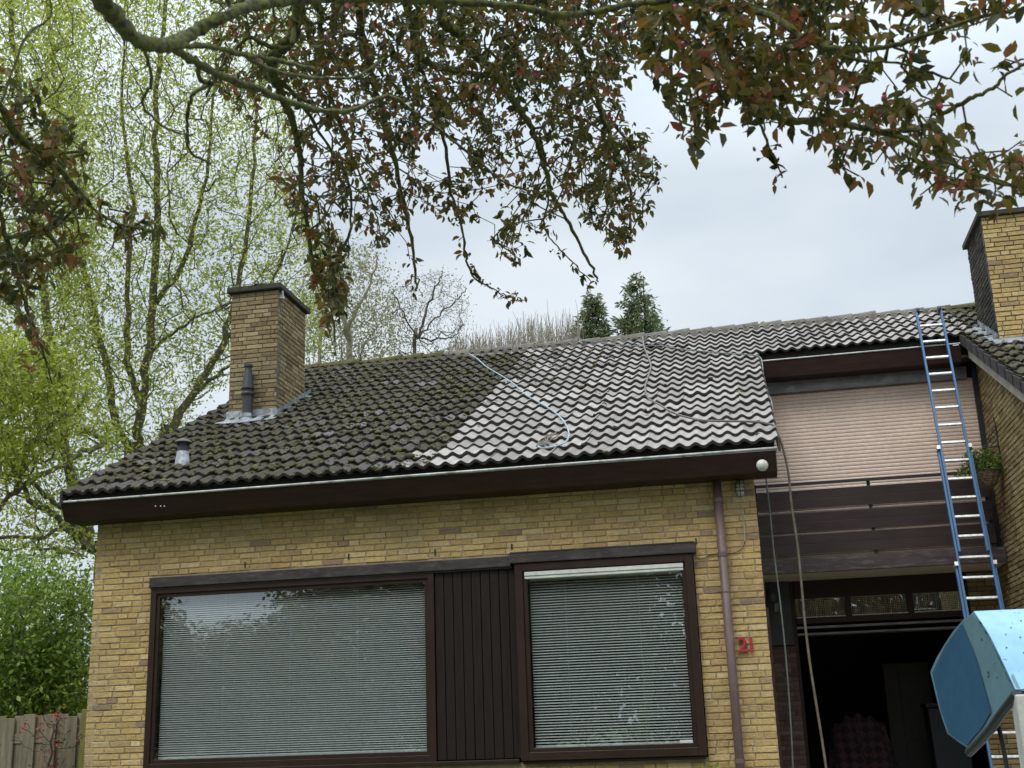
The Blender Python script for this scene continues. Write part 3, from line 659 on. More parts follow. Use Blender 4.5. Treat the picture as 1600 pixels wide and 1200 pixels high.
# garage front, set back
YG = 4.8
gar = G(); gar.box((.62, YG-.05, 2.70), (3.118, YG+.05, 2.775)); gar.box((.62, YG-.05, 3.02), (3.118, YG+.05, 3.255)); gar.box((.54, YG-.055, 0), (.615, YG+.06, 3.25))
for x in (1.29, 2.06, 2.80): gar.box((x-.035, YG-.045, 2.775), (x+.035, YG+.045, 3.02))
gf = gar.build('garage_frame', MT['frame'], house, bevel=.004)
for a, b in ((.62, 1.255), (1.325, 2.025), (2.095, 2.765)):
    g = G(); g.add([(a, YG, 2.775), (b, YG, 2.775), (b, YG, 3.02), (a, YG, 3.02)], [(0, 1, 2, 3)]); g.build('transom_pane', MT['glass'], gf)
    g = G(); g.box((a+.005, YG-.04, 2.777), (b-.005, YG-.01, 2.790)); g.build('transom_sill', MT['whiteplastic'], gf)
    g = G(); V = []; nn = 60
    for i in range(nn+1):
        x = a+(b-a)*i/nn; y = YG+.05+.012*math.sin(i*1.1+a*5); V += [(x, y, 2.78), (x, y, 3.03)]
    g.add(V, [(2*i, 2*i+2, 2*i+3, 2*i+1) for i in range(nn)]); g.build('curtain', MT['net'], gf)
g = G(); g.box((.62, YG-.02, 2.64), (3.1, YG+.3, 2.668)); g.box((.62, YG+.02, 2.56), (3.1, YG+.32, 2.585)); g.build('door_track', MT['shutterbox'], gf)
bricks('brick_pillar', MB['mauve'], MT['mortar_dark'], house, (.17, YG-.08, 0), (1, 0, 0), .40, 0, 2.43, (0, -1, 0), seed=31)
g = G(); g.box((.17, YG-.13, 2.44), (.56, YG-.0, 3.25)); g.build('dark_infill_panel', MT['black'], house)
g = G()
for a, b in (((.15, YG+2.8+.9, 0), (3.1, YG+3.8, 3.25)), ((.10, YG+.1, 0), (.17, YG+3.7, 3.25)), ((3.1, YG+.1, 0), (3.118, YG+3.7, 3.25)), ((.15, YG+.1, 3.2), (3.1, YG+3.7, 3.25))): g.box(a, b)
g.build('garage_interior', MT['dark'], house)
g = G(); g.box((.17, 3.9, .0), (3.1, YG+3.7, .03)); g.build('garage_floor', MT['concrete'], house)
bricks('recess_wall', MB['side'], MT['mortar_dark'], house, (2.78, YG-.07, 0), (1, 0, 0), .34, 0, 3.25, (0, -1, 0), seed=33)

# ------------------------------------------------------------------ neighbour's house
nb = thing('brick_house', 'neighbouring yellow brick house at the right edge with a mossy roof and tall chimney', 'house')
def ntop(u): return planez(u)-.12
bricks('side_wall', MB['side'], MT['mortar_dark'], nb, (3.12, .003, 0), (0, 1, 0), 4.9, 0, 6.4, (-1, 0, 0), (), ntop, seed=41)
bricks('front_wall', MB['yellow'], MT['mortar'], nb, (3.122, 0, 0), (1, 0, 0), 4.4, 0, 3.95, (0, -1, 0), seed=42)
V, F, MI, RN, CL = tiles(2.95, 7.45, 0, 14, lambda x, y, r: 0.0, 8)
V2, F2, MI2, RN2, CL2 = tiles(3.43, 7.33, 14, 21, lambda x, y, r: 0.0, 9)
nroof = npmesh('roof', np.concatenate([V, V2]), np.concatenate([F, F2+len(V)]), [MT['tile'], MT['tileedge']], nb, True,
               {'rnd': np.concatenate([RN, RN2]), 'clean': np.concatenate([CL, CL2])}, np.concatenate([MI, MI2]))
g = G(); slab(g, 3.0, 7.4, EY+.1, 5.75); g.build('roof_deck', MT['tileedge'], nroof)
g = G()
for k in range(0, 14):
    s = k*GA; ya = EY+s*math.cos(TH)-.02; yb = ya+GA*math.cos(TH)+.03; xv = 2.945
    g.add([(xv-.014, ya, planez(ya)+.065), (xv+.014, ya, planez(ya)+.065), (xv+.014, yb, planez(yb)+.03), (xv-.014, yb, planez(yb)+.03),
           (xv-.014, ya, planez(ya)-.09), (xv+.014, ya, planez(ya)-.09), (xv+.014, yb, planez(yb)-.09), (xv-.014, yb, planez(yb)-.09)],
          [(0, 1, 2, 3), (7, 6, 5, 4), (0, 4, 5, 1), (1, 5, 6, 2), (2, 6, 7, 3), (3, 7, 4, 0)])
g.build('verge_tiles', MT['tileedge'], nroof)
mossclumps(5200, (2.98, 4.4), (2, 21), nroof, lambda x, k: .9, 13)
g = G(); 
g.prism([(2.975, -.3, planez(-.3)-.10), (2.975, 3.64, planez(3.64)-.10), (2.975, 3.64, planez(3.64)-.24), (2.975, -.3, planez(-.3)-.24)], (.03, 0, 0))
g.build('bargeboard', MT['barge'], nb)
g = G(); g.prism([(3.005, -.3, planez(-.3)-.23), (3.005, 3.7, planez(3.7)-.23), (3.005, 3.7, planez(3.7)-.245), (3.005, -.3, planez(-.3)-.245)], (.117, 0, 0)); g.build('verge_soffit', MT['barge'], nb)
ny0 = 3.15; nx0 = 3.26; 
nc = chimney(nb, nx0, nx0+.95, ny0, ny0+1.05, 7.42, (MB['yellow'], MB['side'], MB['nearblack']), 'tall chimney, yellow in front and near-black on its side')
g = G(); g.box((nx0-.05, ny0-.05, 7.423), (nx0+1.0, ny0+1.1, 7.49)); g.build('chimney_cap', MT['cap'], nc, bevel=.008)
g = G(); zf = planez(ny0); g.box((nx0-.0, ny0-.02, zf-.05), (nx0+.95, ny0-.004, zf+.075))
y = ny0
while y < ny0+1.0:
    g.add([(nx0-.012, y, planez(y)), (nx0-.012, y+.26, planez(y+.26)), (nx0-.012, y+.26, planez(y+.26)+.15), (nx0-.012, y, planez(y)+.13)], [(3, 2, 1, 0)])
    g.add([(nx0-.012, y, planez(y)+.06), (nx0-.17, y, planez(y)+.05), (nx0-.17, y+.26, planez(y+.26)+.045), (nx0-.012, y+.26, planez(y+.26)+.055)], [(3, 2, 1, 0)]); y += .25
g.add([(nx0-.1, ny0-.22, planez(ny0-.22)+.06), (nx0+.95, ny0-.22, planez(ny0-.22)+.06), (nx0+.95, ny0-.01, zf+.07), (nx0-.1, ny0-.01, zf+.07)], [(0, 1, 2, 3)])
g.build('lead_flashing', MT['lead'], nc)

# ------------------------------------------------------------------ fixtures on the house
n21 = thing('house_number', 'red raised number 21 on the yellow brick beside the mauve downpipe', 'house number')
for chh, px in (('2', 1161.5), ('1', 1174.5)):
    cu = bpy.data.curves.new('digit', 'FONT'); cu.body = chh; cu.size = .185; cu.extrude = .012; cu.bevel_depth = .0022; cu.align_x = 'CENTER'; cu.offset = .003
    tmp = bpy.data.objects.new('tmp', cu); COL.objects.link(tmp); bpy.context.view_layer.update()
    me = bpy.data.meshes.new_from_object(tmp.evaluated_get(bpy.context.evaluated_depsgraph_get())); bpy.data.objects.remove(tmp)
    p = onY(px, 1018, -.02); Mx = Matrix.Translation((p[0], -.022, p[2])) @ Matrix.Rotation(math.pi/2, 4, 'X') @ Matrix.Diagonal((.92, 1.0, 1, 1)); me.transform(Mx)
    me.materials.clear(); me.materials.append(MT['red']); me.materials.append(MT['redside'])
    for pl in me.polygons: pl.material_index = 0 if pl.normal.y < -.6 else 1
    o = bpy.data.objects.new('digit', me); COL.objects.link(o); o.parent = n21
sir = thing('siren_globe', 'round off-white globe lamp on the right end of the brown fascia', 'lamp')
p = onY(1191, 727, -.47); g = G(); prof = [(.054*math.sin(a), -.054*math.cos(a)) for a in np.linspace(.02, math.pi-.02, 14)]
g.lathe(p, prof, 24, axis=(0, -1, 0)); g.build('globe', MT['globe'], sir, True)
g = G(); g.lathe((p[0], p[1]+.055, p[2]), [(.048, -.01), (.048, .012)], 20, axis=(0, -1, 0)); g.build('mounting_ring', MT['black'], sir)
bl = thing('wall_lamp', 'oval caged bulkhead lamp high on the wall right of the downpipe', 'lamp')
p = onY(1156, 762, -.05); g = G(); V = []; 
def capsule(g, c, rx, rz, ry, m=0):
    V = []; F = []; k = 18
    for i, t in enumerate(np.linspace(0, math.pi/2, 6)):
        for j in range(k):
            a = 2*math.pi*j/k; s = math.cos(t)
            V.append((c[0]+rx*s*math.copysign(abs(math.cos(a))**.8, math.cos(a)), c[1]-ry*math.sin(t), c[2]+rz*s*math.copysign(abs(math.sin(a))**.65, math.sin(a))))
    for i in range(5):
        for j in range(k): F.append((i*k+j, i*k+(j+1) % k, (i+1)*k+(j+1) % k, (i+1)*k+j))
    g.add(V, F, m)
g = G(); capsule(g, (p[0], -.03, p[2]), .040, .078, .055); g.build('lamp_glass', MT['lampglass'], bl, True)
g = G()
for dz in (-.035, 0, .035): g.tube([(p[0]+.045*math.cos(a), -.03-.062*math.sin(a), p[2]+dz) for a in np.linspace(0, math.pi, 9)], .0035, 6)
g.tube([(p[0], -.03-.062*math.sin(a), p[2]+.085*math.cos(a)) for a in np.linspace(0, math.pi, 11)], .0035, 6)
g.build('wire_cage', MT['iron'], bl); g = G(); capsule(g, (p[0], 0, p[2]), .048, .088, .03); g.build('lamp_base', MT['shutterbox'], bl, True)
def sm(pts, n=8):
    pts = [np.array(p, float) for p in pts]; out = []; Q = [2*pts[0]-pts[1]]+pts+[2*pts[-1]-pts[-2]]
    for i in range(1, len(Q)-2):
        for k in range(n):
            t = k/n; a, b, c, d = Q[i-1:i+3]
            out.append(.5*((2*b)+(-a+c)*t+(2*a-5*b+4*c-d)*t*t+(-a+3*b-3*c+d)*t**3))
    return out+[pts[-1]]
cb = thing('lamp_cable', 'thin cable running from the bulkhead lamp down and behind the downpipe', 'cable')
g = G(); g.tube(sm([onY(x, y, -.012) for x, y in ((1157, 775), (1160, 800), (1163, 825), (1164, 846))]), .005, 6); g.build('white_length', MT['cord'], cb)
g = G(); g.tube(sm([onY(x, y, -.010) for x, y in ((1164, 846), (1160, 856), (1150, 863), (1130, 866), (1110, 868), (1098, 873), (1086, 871))]), .004, 6); g.build('dark_length', MT['darkcord'], cb)
sp = thing('doorway_lamp', 'small dark lamp and sensor under the balcony beside the garage pillar', 'lamp')
g = G(); p = onY(1199, 922, 4.2); g.lathe((p[0]+.05, 4.25, p[2]-.08), [(.02, -.09), (.075, -.07), (.09, 0), (.07, .08), (.02, .11)], 16); g.build('lamp_body', MT['black'], sp, True)
g = G(); p = onY(1213, 948, YG-.16); g.box((p[0]-.025, YG-.17, p[2]-.06), (p[0]+.025, YG-.131, p[2]+.07)); g.build('sensor_box', MT['shutterbox'], sp)

# hoses
def rp(pts, up): return [onRoof(x, y, up) for x, y in pts]
h1 = thing('brown_hose', 'long brown hose draped over the washed tiles and hanging down before the garage', 'hose')
a = rp([(1004, 526), (1006, 540), (1012, 556), (1017, 572), (1012, 590), (1008, 606), (1013, 622), (1030, 632), (1048, 643), (1070, 651), (1100, 657), (1140, 658), (1180, 659), (1200, 662)], .085)
e = a[-1]; a += [onY(1212, 668, e[1]-.06), onY(1222, 695, e[1]-.12)]
Yh = e[1]-.14
a += [onY(x, y, Yh) for x, y in ((1232, 740), (1237, 790), (1246, 850), (1253, 920), (1258, 975), (1266, 1040), (1277, 1110), (1285, 1160), (1292, 1210), (1300, 1290))]
g = G(); g.tube(sm(a), .0115, 8); g.build('hose', MT['hosebrown'], h1, True)
h2 = thing('grey_cable', 'thin grey cable crossing the tiles below the ridge and hanging beside the wall corner', 'cable')
a = rp([(905, 533), (930, 534), (955, 538), (1000, 541), (1030, 540), (1060, 545), (1110, 550), (1150, 553), (1176, 555)], .075)
a += [np.array([.44, a[-1][1]-.15, planez(a[-1][1]-.15)+.06])]
for s in (2.6, 1.6, .8): a.append(np.array([.43, s, planez(s)+.0]))
Yc = .25; a += [onY(x, y, Yc) for x, y in ((1197, 730), (1203, 800), (1210, 870), (1220, 950), (1229, 1040), (1236, 1140), (1240, 1230))]
g = G(); g.tube(sm(a), .0085, 8); g.build('cable', MT['hosegrey'], h2, True)
h3 = thing('pale_blue_hose', 'pale blue hose with a frayed end curling on the tiles below the ridge', 'hose')
g = G(); g.tube(sm(rp([(733, 553), (745, 560), (760, 573), (785, 588), (803, 600), (822, 617), (845, 630), (868, 645), (882, 660), (889, 678), (884, 690), (868, 697), (850, 700), (838, 697)], .075)), .0088, 8); g.build('hose', MT['hoseblue'], h3, True)
g = G()
for i in range(7):
    r = random.Random(i); g.tube(sm(rp([(838, 697), (848+r.uniform(-6, 6), 690+r.uniform(-4, 4)), (858+r.uniform(-6, 6), 684+r.uniform(-4, 3)), (868+r.uniform(-6, 8), 676+r.uniform(-3, 5))], .08)), .006, 5)
g.build('frayed_end', MT['hosebrown'], h3)

# ------------------------------------------------------------------ ladder
lad = thing('extension_ladder', 'long blue extension ladder with aluminium rungs leaning on the upper gutter', 'ladder')
sc = .8805; Pt = np.array([2.943*sc, -11.5+17.253*sc, 1.6+5.285*sc]); ld = np.array([math.sin(-.0152), -math.sin(.324), -math.cos(.324)]); ld /= np.linalg.norm(ld)
xn = np.array([1., 0, 0]); xn -= ld*(xn@ld); xn /= np.linalg.norm(xn); fn = np.cross(xn, ld); 
if fn[1] > 0: fn = -fn
st = .28*sc
def Lp(u, v, w_): return Pt+xn*u+ld*v+fn*w_
def obox(g, u0, u1, v0, v1, w0, w1, m=0):
    V = [Lp(u, v, w_) for w_ in (w0, w1) for v in (v0, v1) for u in (u0, u1)]
    g.add(V, [(0, 1, 3, 2), (4, 6, 7, 5), (0, 4, 5, 1), (2, 3, 7, 6), (0, 2, 6, 4), (1, 5, 7, 3)], m)
total = Pt[2]/-ld[2]
secs = ((.150, -.25, 12.9*st-.02, 0, 0, 12), (.178, 7.25*st, 19.0*st, -.034, 12, 18), (.205, 13.3*st, total, -.068, 17, int(total/st)))
for hw, v0, v1, w0, k0, k1 in secs:
    for s in (-1, 1):
        g = G(); obox(g, s*hw-.013, s*hw+.013, v0, v1, w0-.030, w0+.030); g.build('stile', MT['blue'], lad, bevel=.003)
    for k in range(k0, k1+1):
        v = k*st
        if v < v0 or v > v1: continue
        g = G(); obox(g, -hw+.013, hw-.013, v-.014, v+.014, w0-.014, w0+.014); g.build('rung', MT['alu'], lad, bevel=.004)
for s in (-1, 1):
    for v, hw, w1_ in ((7.25*st, .178, .035), (13.3*st, .205, .0)):
        g = G(); obox(g, s*hw-.019, s*hw+.019, v-.012, v+.035, w1_-.10, w1_); g.build('bracket', MT['alu'], lad)
    g = G()
    c = Lp(s*.150+.018*(1 if s < 0 else -1), -.235, .0); g.lathe(c-xn*.02, [(.045, 0), (.05, .01), (.05, .03), (.045, .04)], 18, axis=tuple(xn))
    g.build('guide_wheel', MT['black'], lad)

# ------------------------------------------------------------------ hanging basket
hb = thing('hanging_basket', 'wicker hanging basket with a leafy green plant on the neighbour\'s side wall', 'hanging basket')
wb = onX(1562, 700, 3.12); yb = wb[1]; bc = onY(1542, 748, yb); g = G()
T = wb+np.array([-.012, 0, .30])
g.box((3.105, yb-.012, wb[2]-.12), (3.119, yb+.012, T[2])); arm = [(3.11, yb, wb[2]+.02), (bc[0]+.12, yb, wb[2]+.02), (bc[0], yb, wb[2]+.01)]
g.tube(sm(arm, 4), .008, 6); g.tube(sm([(3.11, yb, T[2]-.02), (3.02, yb, T[2]-.13), (bc[0]+.08, yb, wb[2]+.07), (bc[0], yb, wb[2]+.02)]), .006, 6)
for cxx, cz, rr_ in ((3.06, wb[2]+.10, .035), (3.07, wb[2]+.17, .025)): g.tube([(cxx+rr_*math.cos(t), yb, cz+rr_*math.sin(t)) for t in np.linspace(0, 6.28, 13)], .005, 5)
g.tube([(3.11, yb, T[2]), (3.10, yb, T[2]+.08)], .005, 5)
g.build('bracket', MT['iron'], hb)
bz = bc[2]; g = G(); prof = []
for i in range(15):
    t = i/14; r0 = .05+.09*min(1, (t*1.6))**.6; prof.append((r0+(.004 if i % 2 else 0), -.11+.2*t))
g.lathe((bc[0], yb, bz), prof, 26)
for j in range(13): 
    a = 2*math.pi*j/13; g.tube([(bc[0]+(p_[0]+.003)*math.cos(a+.02*i), yb+(p_[0]+.003)*math.sin(a+.02*i), bz+p_[1]) for i, p_ in enumerate(prof)], .004, 5)
g.tube([(bc[0]+.145*math.cos(t), yb+.145*math.sin(t), bz+.092) for t in np.linspace(0, 6.28, 22)], .010, 6)
g.build('wicker_bowl', MT['wicker'], hb)

# ------------------------------------------------------------------ leaves and branches
def leaves(name, base, dirs, nrm, ln, wd, mat, parent, detail=0, rnd=None, fold=.18):
    n = len(base); d = dirs/np.linalg.norm(dirs, axis=1, keepdims=True)
    s = np.cross(d, nrm); s /= np.linalg.norm(s, axis=1, keepdims=True)+1e-9; u = np.cross(s, d)
    L_ = ln[:, None]; Wd = wd[:, None]; rnd = rng.random(n) if rnd is None else rnd
    if detail == 0:
        V = np.stack([base, base+d*L_*.5+s*Wd*.5, base+d*L_, base+d*L_*.5-s*Wd*.5], 1); F = np.arange(n*4).reshape(n, 4); k = 4
    else:
        A = lambda t, q, h: base+d*L_*t+s*Wd*q+u*Wd*h
        c = -.10*L_/Wd
        V = np.stack([A(0, 0, 0), A(.3, .44, fold), A(.65, .40, fold*.6), A(1, 0, -.35), A(.65, -.40, fold*.6), A(.3, -.44, fold), A(.3, 0, 0), A(.68, 0, -.10)], 1); k = 8
        f = np.array([(0, 6, 1, 1), (1, 6, 7, 2), (2, 7, 3, 3), (0, 5, 6, 6), (5, 4, 7, 6), (4, 3, 7, 7)])
        tri = np.array([(0, 1, 6), (1, 2, 7), (1, 7, 6), (2, 3, 7), (0, 6, 5), (5, 6, 7), (5, 7, 4), (4, 7, 3)])
        F = (tri[None]+np.arange(n)[:, None, None]*8).reshape(-1, 3)
    return npmesh(name, V.reshape(-1, 3), F, mat, parent, detail > 0, {'rnd': np.repeat(rnd, k)})
class Tree:
    """nodes grown towards targets: each target joins the nearest node already grown"""
    def __init__(s): s.p = []; s.par = []; s.minr = []
    def limb(s, pts, r0, r1, at=None, n=5, wob=0.0, seed=0):
        rr = np.random.default_rng(seed+len(s.p)); q = sm(pts, n); par = -1 if at is None else at; ids = []
        for i, x in enumerate(q):
            t = i/(len(q)-1); x = np.array(x)+(rr.normal(0, wob, 3) if 0 < i < len(q)-1 else 0)
            s.p.append(x); s.par.append(par); s.minr.append(r0+(r1-r0)*t); par = len(s.p)-1; ids.append(par)
        return ids
    def near(s, x): return int(np.argmin(np.linalg.norm(np.array(s.p)-np.array(x), axis=1)))
    def grow(s, T, up=(0, 0, 1), pen=.6, seg=.3, wob=.12, lift=.15, seed=0, maxseg=6):
        rr = np.random.default_rng(seed); up = np.array(up, float); cap = len(s.p)+len(T)*(maxseg+1)
        A = np.zeros((cap, 3)); A[:len(s.p)] = s.p; n = len(s.p); T = np.array(T)
        d0 = np.array([np.min(np.linalg.norm(A[:n]-t, axis=1)) for t in T]); ends = []
        for t in T[np.argsort(d0)]:
            v = t-A[:n]; d = np.linalg.norm(v, axis=1); cost = d+pen*np.maximum(0, d*.35-(v@up)); j = int(np.argmin(cost)); L_ = d[j]
            if L_ < 1e-3: ends.append(j); continue
            k = int(min(maxseg, max(1, round(L_/seg)))); a = A[j].copy(); par = j
            for i in range(1, k+1):
                f = i/k; x = a+(t-a)*f
                if i < k: x = x+rr.normal(0, wob*L_/k, 3)+up*lift*L_*(-math.sin(math.pi*f))*.5
                A[n] = x; s.p.append(x); s.par.append(par); s.minr.append(0); par = n; n += 1
            ends.append(par)
        return ends
    def mesh(s, name, mat, parent, tip=.004, ex=2.3, kmax=9, knob=0.0, seed=0):
        n = len(s.p); w_ = np.zeros(n); ch = [[] for _ in range(n)]
        for i, q in enumerate(s.par):
            if q >= 0: ch[q].append(i)
        for i in range(n-1, -1, -1):
            if not ch[i]: w_[i] = tip**ex
            else: w_[i] = sum(w_[c] for c in ch[i])+(tip*.12)**ex
        R = np.maximum(w_**(1/ex), np.array(s.minr)); s.r = R; rr = np.random.default_rng(seed)
        starts = [(i, None) for i, q in enumerate(s.par) if q < 0]; V = []; F = []; base = 0; Pn = np.array(s.p)
        stack = starts[:]
        while stack:
            i, pa = stack.pop(); chain = [] if pa is None else [pa]; c = i
            rad = [] if pa is None else [min(R[pa], R[i]*1.05)]
            while True:
                chain.append(c); rad.append(R[c])
                if not ch[c]: break
                nx_ = max(ch[c], key=lambda q: R[q])
                for q in ch[c]:
                    if q != nx_: stack.append((q, c))
                c = nx_
            if len(chain) < 2: continue
            pts = Pn[chain]; rmax = max(rad); k = 4 if rmax < .012 else (6 if rmax < .04 else kmax)
            T = np.gradient(pts, axis=0); T /= np.linalg.norm(T, axis=1, keepdims=True)+1e-9
            up_ = np.array([.31, .52, .8]); a = np.cross(T, up_); a /= np.linalg.norm(a, axis=1, keepdims=True)+1e-9; b = np.cross(T, a)
            an = 2*np.pi*np.arange(k)/k; rd = np.array(rad)[:, None]*(1+knob*rr.normal(0, 1, (len(rad), k)))
            ring = pts[:, None]+(a[:, None]*np.cos(an)[None, :, None]+b[:, None]*np.sin(an)[None, :, None])*rd[:, :, None]
            V.append(ring.reshape(-1, 3)); m_ = len(pts); ii, jj = np.meshgrid(np.arange(m_-1), np.arange(k), indexing='ij')
            F.append((np.stack([ii*k+jj, (ii+1)*k+jj, (ii+1)*k+(jj+1) % k, ii*k+(jj+1) % k], -1).reshape(-1, 4))+base); base += m_*k
        return npmesh(name, np.concatenate(V), np.concatenate(F), mat, parent, True)
def rdir(n, r, bias=(0, 0, 0), k=1.0):
    d = r.normal(0, 1, (n, 3)); d /= np.linalg.norm(d, axis=1, keepdims=True); d = d+np.array(bias)*k; return d/np.linalg.norm(d, axis=1, keepdims=True)
def clusters(pts, per, spread, r):
    pts = np.array(pts); n = len(pts); c = r.poisson(per, n); idx = np.repeat(np.arange(n), c); return idx, pts[idx]+r.normal(0, spread, (len(idx), 3))
def inpoly(x, y, poly):
    c = False; j = len(poly)-1
    for i in range(len(poly)):
        xi, yi = poly[i]; xj, yj = poly[j]
        if (yi > y) != (yj > y) and x < (xj-xi)*(y-yi)/(yj-yi)+xi: c = not c
        j = i
    return c
def sample(poly, n, d0, d1, r, clump=None):
    xs = [p[0] for p in poly]; ys = [p[1] for p in poly]; out = []
    while len(out) < n:
        x, y = r.uniform(min(xs), max(xs)), r.uniform(min(ys), max(ys))
        if inpoly(x, y, poly) and (clump is None or clump(x, y) > r.random()): out.append(P(x, y, r.uniform(d0, d1)))
    return out
# ------------------------------------------------------------------ trees behind the house
def P3s(pts): return [P(*p) for p in pts]
def crown(tree, T, per, spread, ln, wd, mat, parent, seed, name='crown', bias=(0, 0, 0), bk=.6, ends=None):
    r = np.random.default_rng(seed); E = np.array([tree.p[i] for i in ends]) if ends is not None else np.array(T)
    idx, b = clusters(E, per, spread, r); n = len(b); rn = np.clip(r.normal(.5, .22, len(E))[idx]+r.normal(0, .18, n), 0, 1)
    return leaves(name, b, rdir(n, r, bias, bk), rdir(n, r, (0, 0, 1), .8), r.uniform(*ln, n), r.uniform(*wd, n), mat, parent, 0, rn)
def backtree(name, label, limbs, regs, seed, leaf, grow=dict(pen=1.2, seg=.5, wob=.13, lift=.12), bark='bark', per=20, spread=.2, tip=.0055, lmat='poplar', group=None, ntw=1.0):
    th = thing(name, label, 'tree', group); t = Tree(); r = np.random.default_rng(seed)
    for k, (pts, r0, r1, join) in enumerate(limbs):
        q = P3s(pts)
        if join is None: q = [np.array([q[0][0], q[0][1], 0.0])]+q; t.limb(q, r0*1.15, r1, None, 5, .02, seed+k)
        else: j = t.near(q[0]); t.limb([t.p[j]]+q[1:], r0, r1, j, 5, .02, seed+k)
    T = []
    for poly, n, d0, d1 in regs: T += sample(poly, int(n*ntw), d0, d1, r)
    E = t.grow(T, seed=seed, **grow); t.mesh('trunk', MT[bark], th, tip=tip, knob=.06, seed=seed)
    crown(t, T, per, spread, *leaf, ML[lmat], th, seed, bias=(0, 0, 1), bk=.2, ends=E); return th
LF = ((.05, .115), (.028, .055))
backtree('poplar_tree', 'tall many-stemmed tree with fresh green leaves right behind the brown chimney', [
    ([(205, 770, 25), (215, 690, 25), (226, 600, 25), (238, 480, 25.3), (247, 330, 25.6), (243, 190, 26), (256, 50, 26.4), (262, -80, 27)], 0.1056, 0.0350, None),
    ([(222, 640, 25), (200, 560, 25.3), (198, 440, 25.6), (206, 300, 26), (190, 160, 26.5), (200, -60, 27)], 0.0726, 0.0200, 1),
    ([(212, 720, 25), (180, 650, 25), (160, 540, 25.3), (128, 420, 25.6), (112, 280, 26), (85, 120, 26.5), (70, -60, 27)], 0.0858, 0.0250, 1),
    ([(250, 720, 24.6), (270, 670, 24.6), (305, 610, 24.8), (350, 530, 25), (372, 440, 25.2), (390, 330, 25.6), (400, 200, 26), (392, 60, 26.5)], 0.0990, 0.0200, None),
    ([(305, 610, 24.8), (340, 585, 24.6), (380, 560, 24.5), (430, 545, 24.4)], 0.0462, 0.0150, 1),
    ([(240, 480, 25.3), (290, 400, 25.4), (318, 300, 25.6), (330, 180, 26), (345, 20, 26.5)], 0.0594, 0.0175, 1),
    ([(230, 560, 25), (270, 520, 25), (320, 490, 24.8), (365, 470, 24.6)], 0.0396, 0.0150, 1),
    ([(350, 530, 25), (420, 450, 25.2), (455, 360, 25.4), (470, 260, 25.8)], 0.0396, 0.0125, 1)],
    [([(60, -70), (480, -70), (478, 120), (455, 250), (480, 330), (520, 420), (500, 560), (430, 560), (350, 600), (270, 690), (170, 720), (110, 600), (60, 300)], 4300, 23.5, 28)], 101, LF, per=10, spread=.13, tip=.0042, grow=dict(pen=1.5, seg=.45, wob=.10, lift=.14))
backtree('tall_tree', 'big leaning tree with long curved boughs at the left edge of the picture', [
    ([(158, 900, 22), (140, 850, 22), (118, 760, 22), (100, 680, 22), (84, 560, 22.3), (60, 400, 22.6), (38, 220, 23), (20, 60, 23.6), (10, -80, 24)], 0.1122, 0.0350, None),
    ([(140, 850, 22), (110, 830, 21.8), (80, 800, 21.6), (45, 780, 21.5), (0, 690, 21.5), (-40, 600, 21.5)], 0.0660, 0.0250, 1),
    ([(138, 850, 22), (105, 800, 21.7), (70, 775, 21.5), (30, 735, 21.4), (-20, 700, 21.3)], 0.0594, 0.0250, 1),
    ([(205, 672, 23), (165, 690, 22.6), (130, 705, 22.2), (95, 728, 21.8), (60, 745, 21.5), (25, 770, 21.3), (-20, 815, 21.2)], 0.0297, 0.0425, 1),
    ([(150, 885, 22), (100, 830, 21.7), (60, 840, 21.5), (0, 838, 21.3), (-30, 845, 21.2)], 0.0330, 0.0150, 1),
    ([(20, 770, 21.3), (45, 700, 21.3), (75, 670, 21.4), (115, 640, 21.6), (140, 610, 21.8)], 0.0561, 0.0175, 1),
    ([(95, 640, 22), (60, 560, 22), (25, 470, 22), (0, 380, 22)], 0.0528, 0.0150, 1)],
    [([(-50, -70), (120, -70), (140, 200), (150, 450), (150, 640), (205, 680), (150, 740), (150, 880), (-50, 880)], 2300, 20.5, 25), ([(-50, 520), (110, 540), (140, 640), (90, 720), (-50, 760)], 800, 19.5, 21.5)], 102, LF, per=12, spread=.14, tip=.0042, grow=dict(pen=1.2, seg=.4, wob=.12, lift=.12))
backtree('pale_tree', 'hazy pale green tree showing between the chimney and the ridge', [
    ([(545, 575, 30), (540, 520, 30), (530, 460, 30), (515, 400, 30), (505, 340, 30)], .08, .03, None),
    ([(540, 520, 30), (560, 480, 30), (580, 440, 30), (590, 400, 30)], .05, .02, 1),
    ([(500, 560, 31), (510, 500, 31), (500, 440, 31)], .05, .02, None)],
    [([(470, 350), (520, 380), (575, 395), (612, 440), (618, 520), (600, 575), (478, 590)], 520, 28, 32)], 103, ((.06, .10), (.035, .05)), per=14, spread=.22, tip=.0055, lmat='olive', bark='twig')
backtree('small_bare_tree', 'small nearly bare round tree standing behind the mossy ridge', [
    ([(648, 575, 27), (653, 530, 27), (664, 490, 27), (680, 450, 27), (690, 428, 27)], .045, .012, None),
    ([(653, 535, 27), (635, 500, 27), (620, 470, 27), (612, 452, 27)], .022, .009, 1),
    ([(655, 525, 27), (685, 495, 27), (712, 470, 27), (728, 450, 27)], .022, .009, 1),
    ([(652, 545, 27), (690, 530, 27), (715, 522, 27)], .025, .012, 1)],
    [([(598, 470), (620, 440), (660, 425), (695, 418), (722, 440), (732, 480), (728, 530), (700, 550), (660, 560), (610, 555)], 800, 25.8, 28.2)], 104, ((.035, .06), (.02, .035)), per=2.6, spread=.10, tip=.0030, lmat='olive', bark='barkgrey', grow=dict(pen=.8, seg=.35, wob=.12, lift=.1))
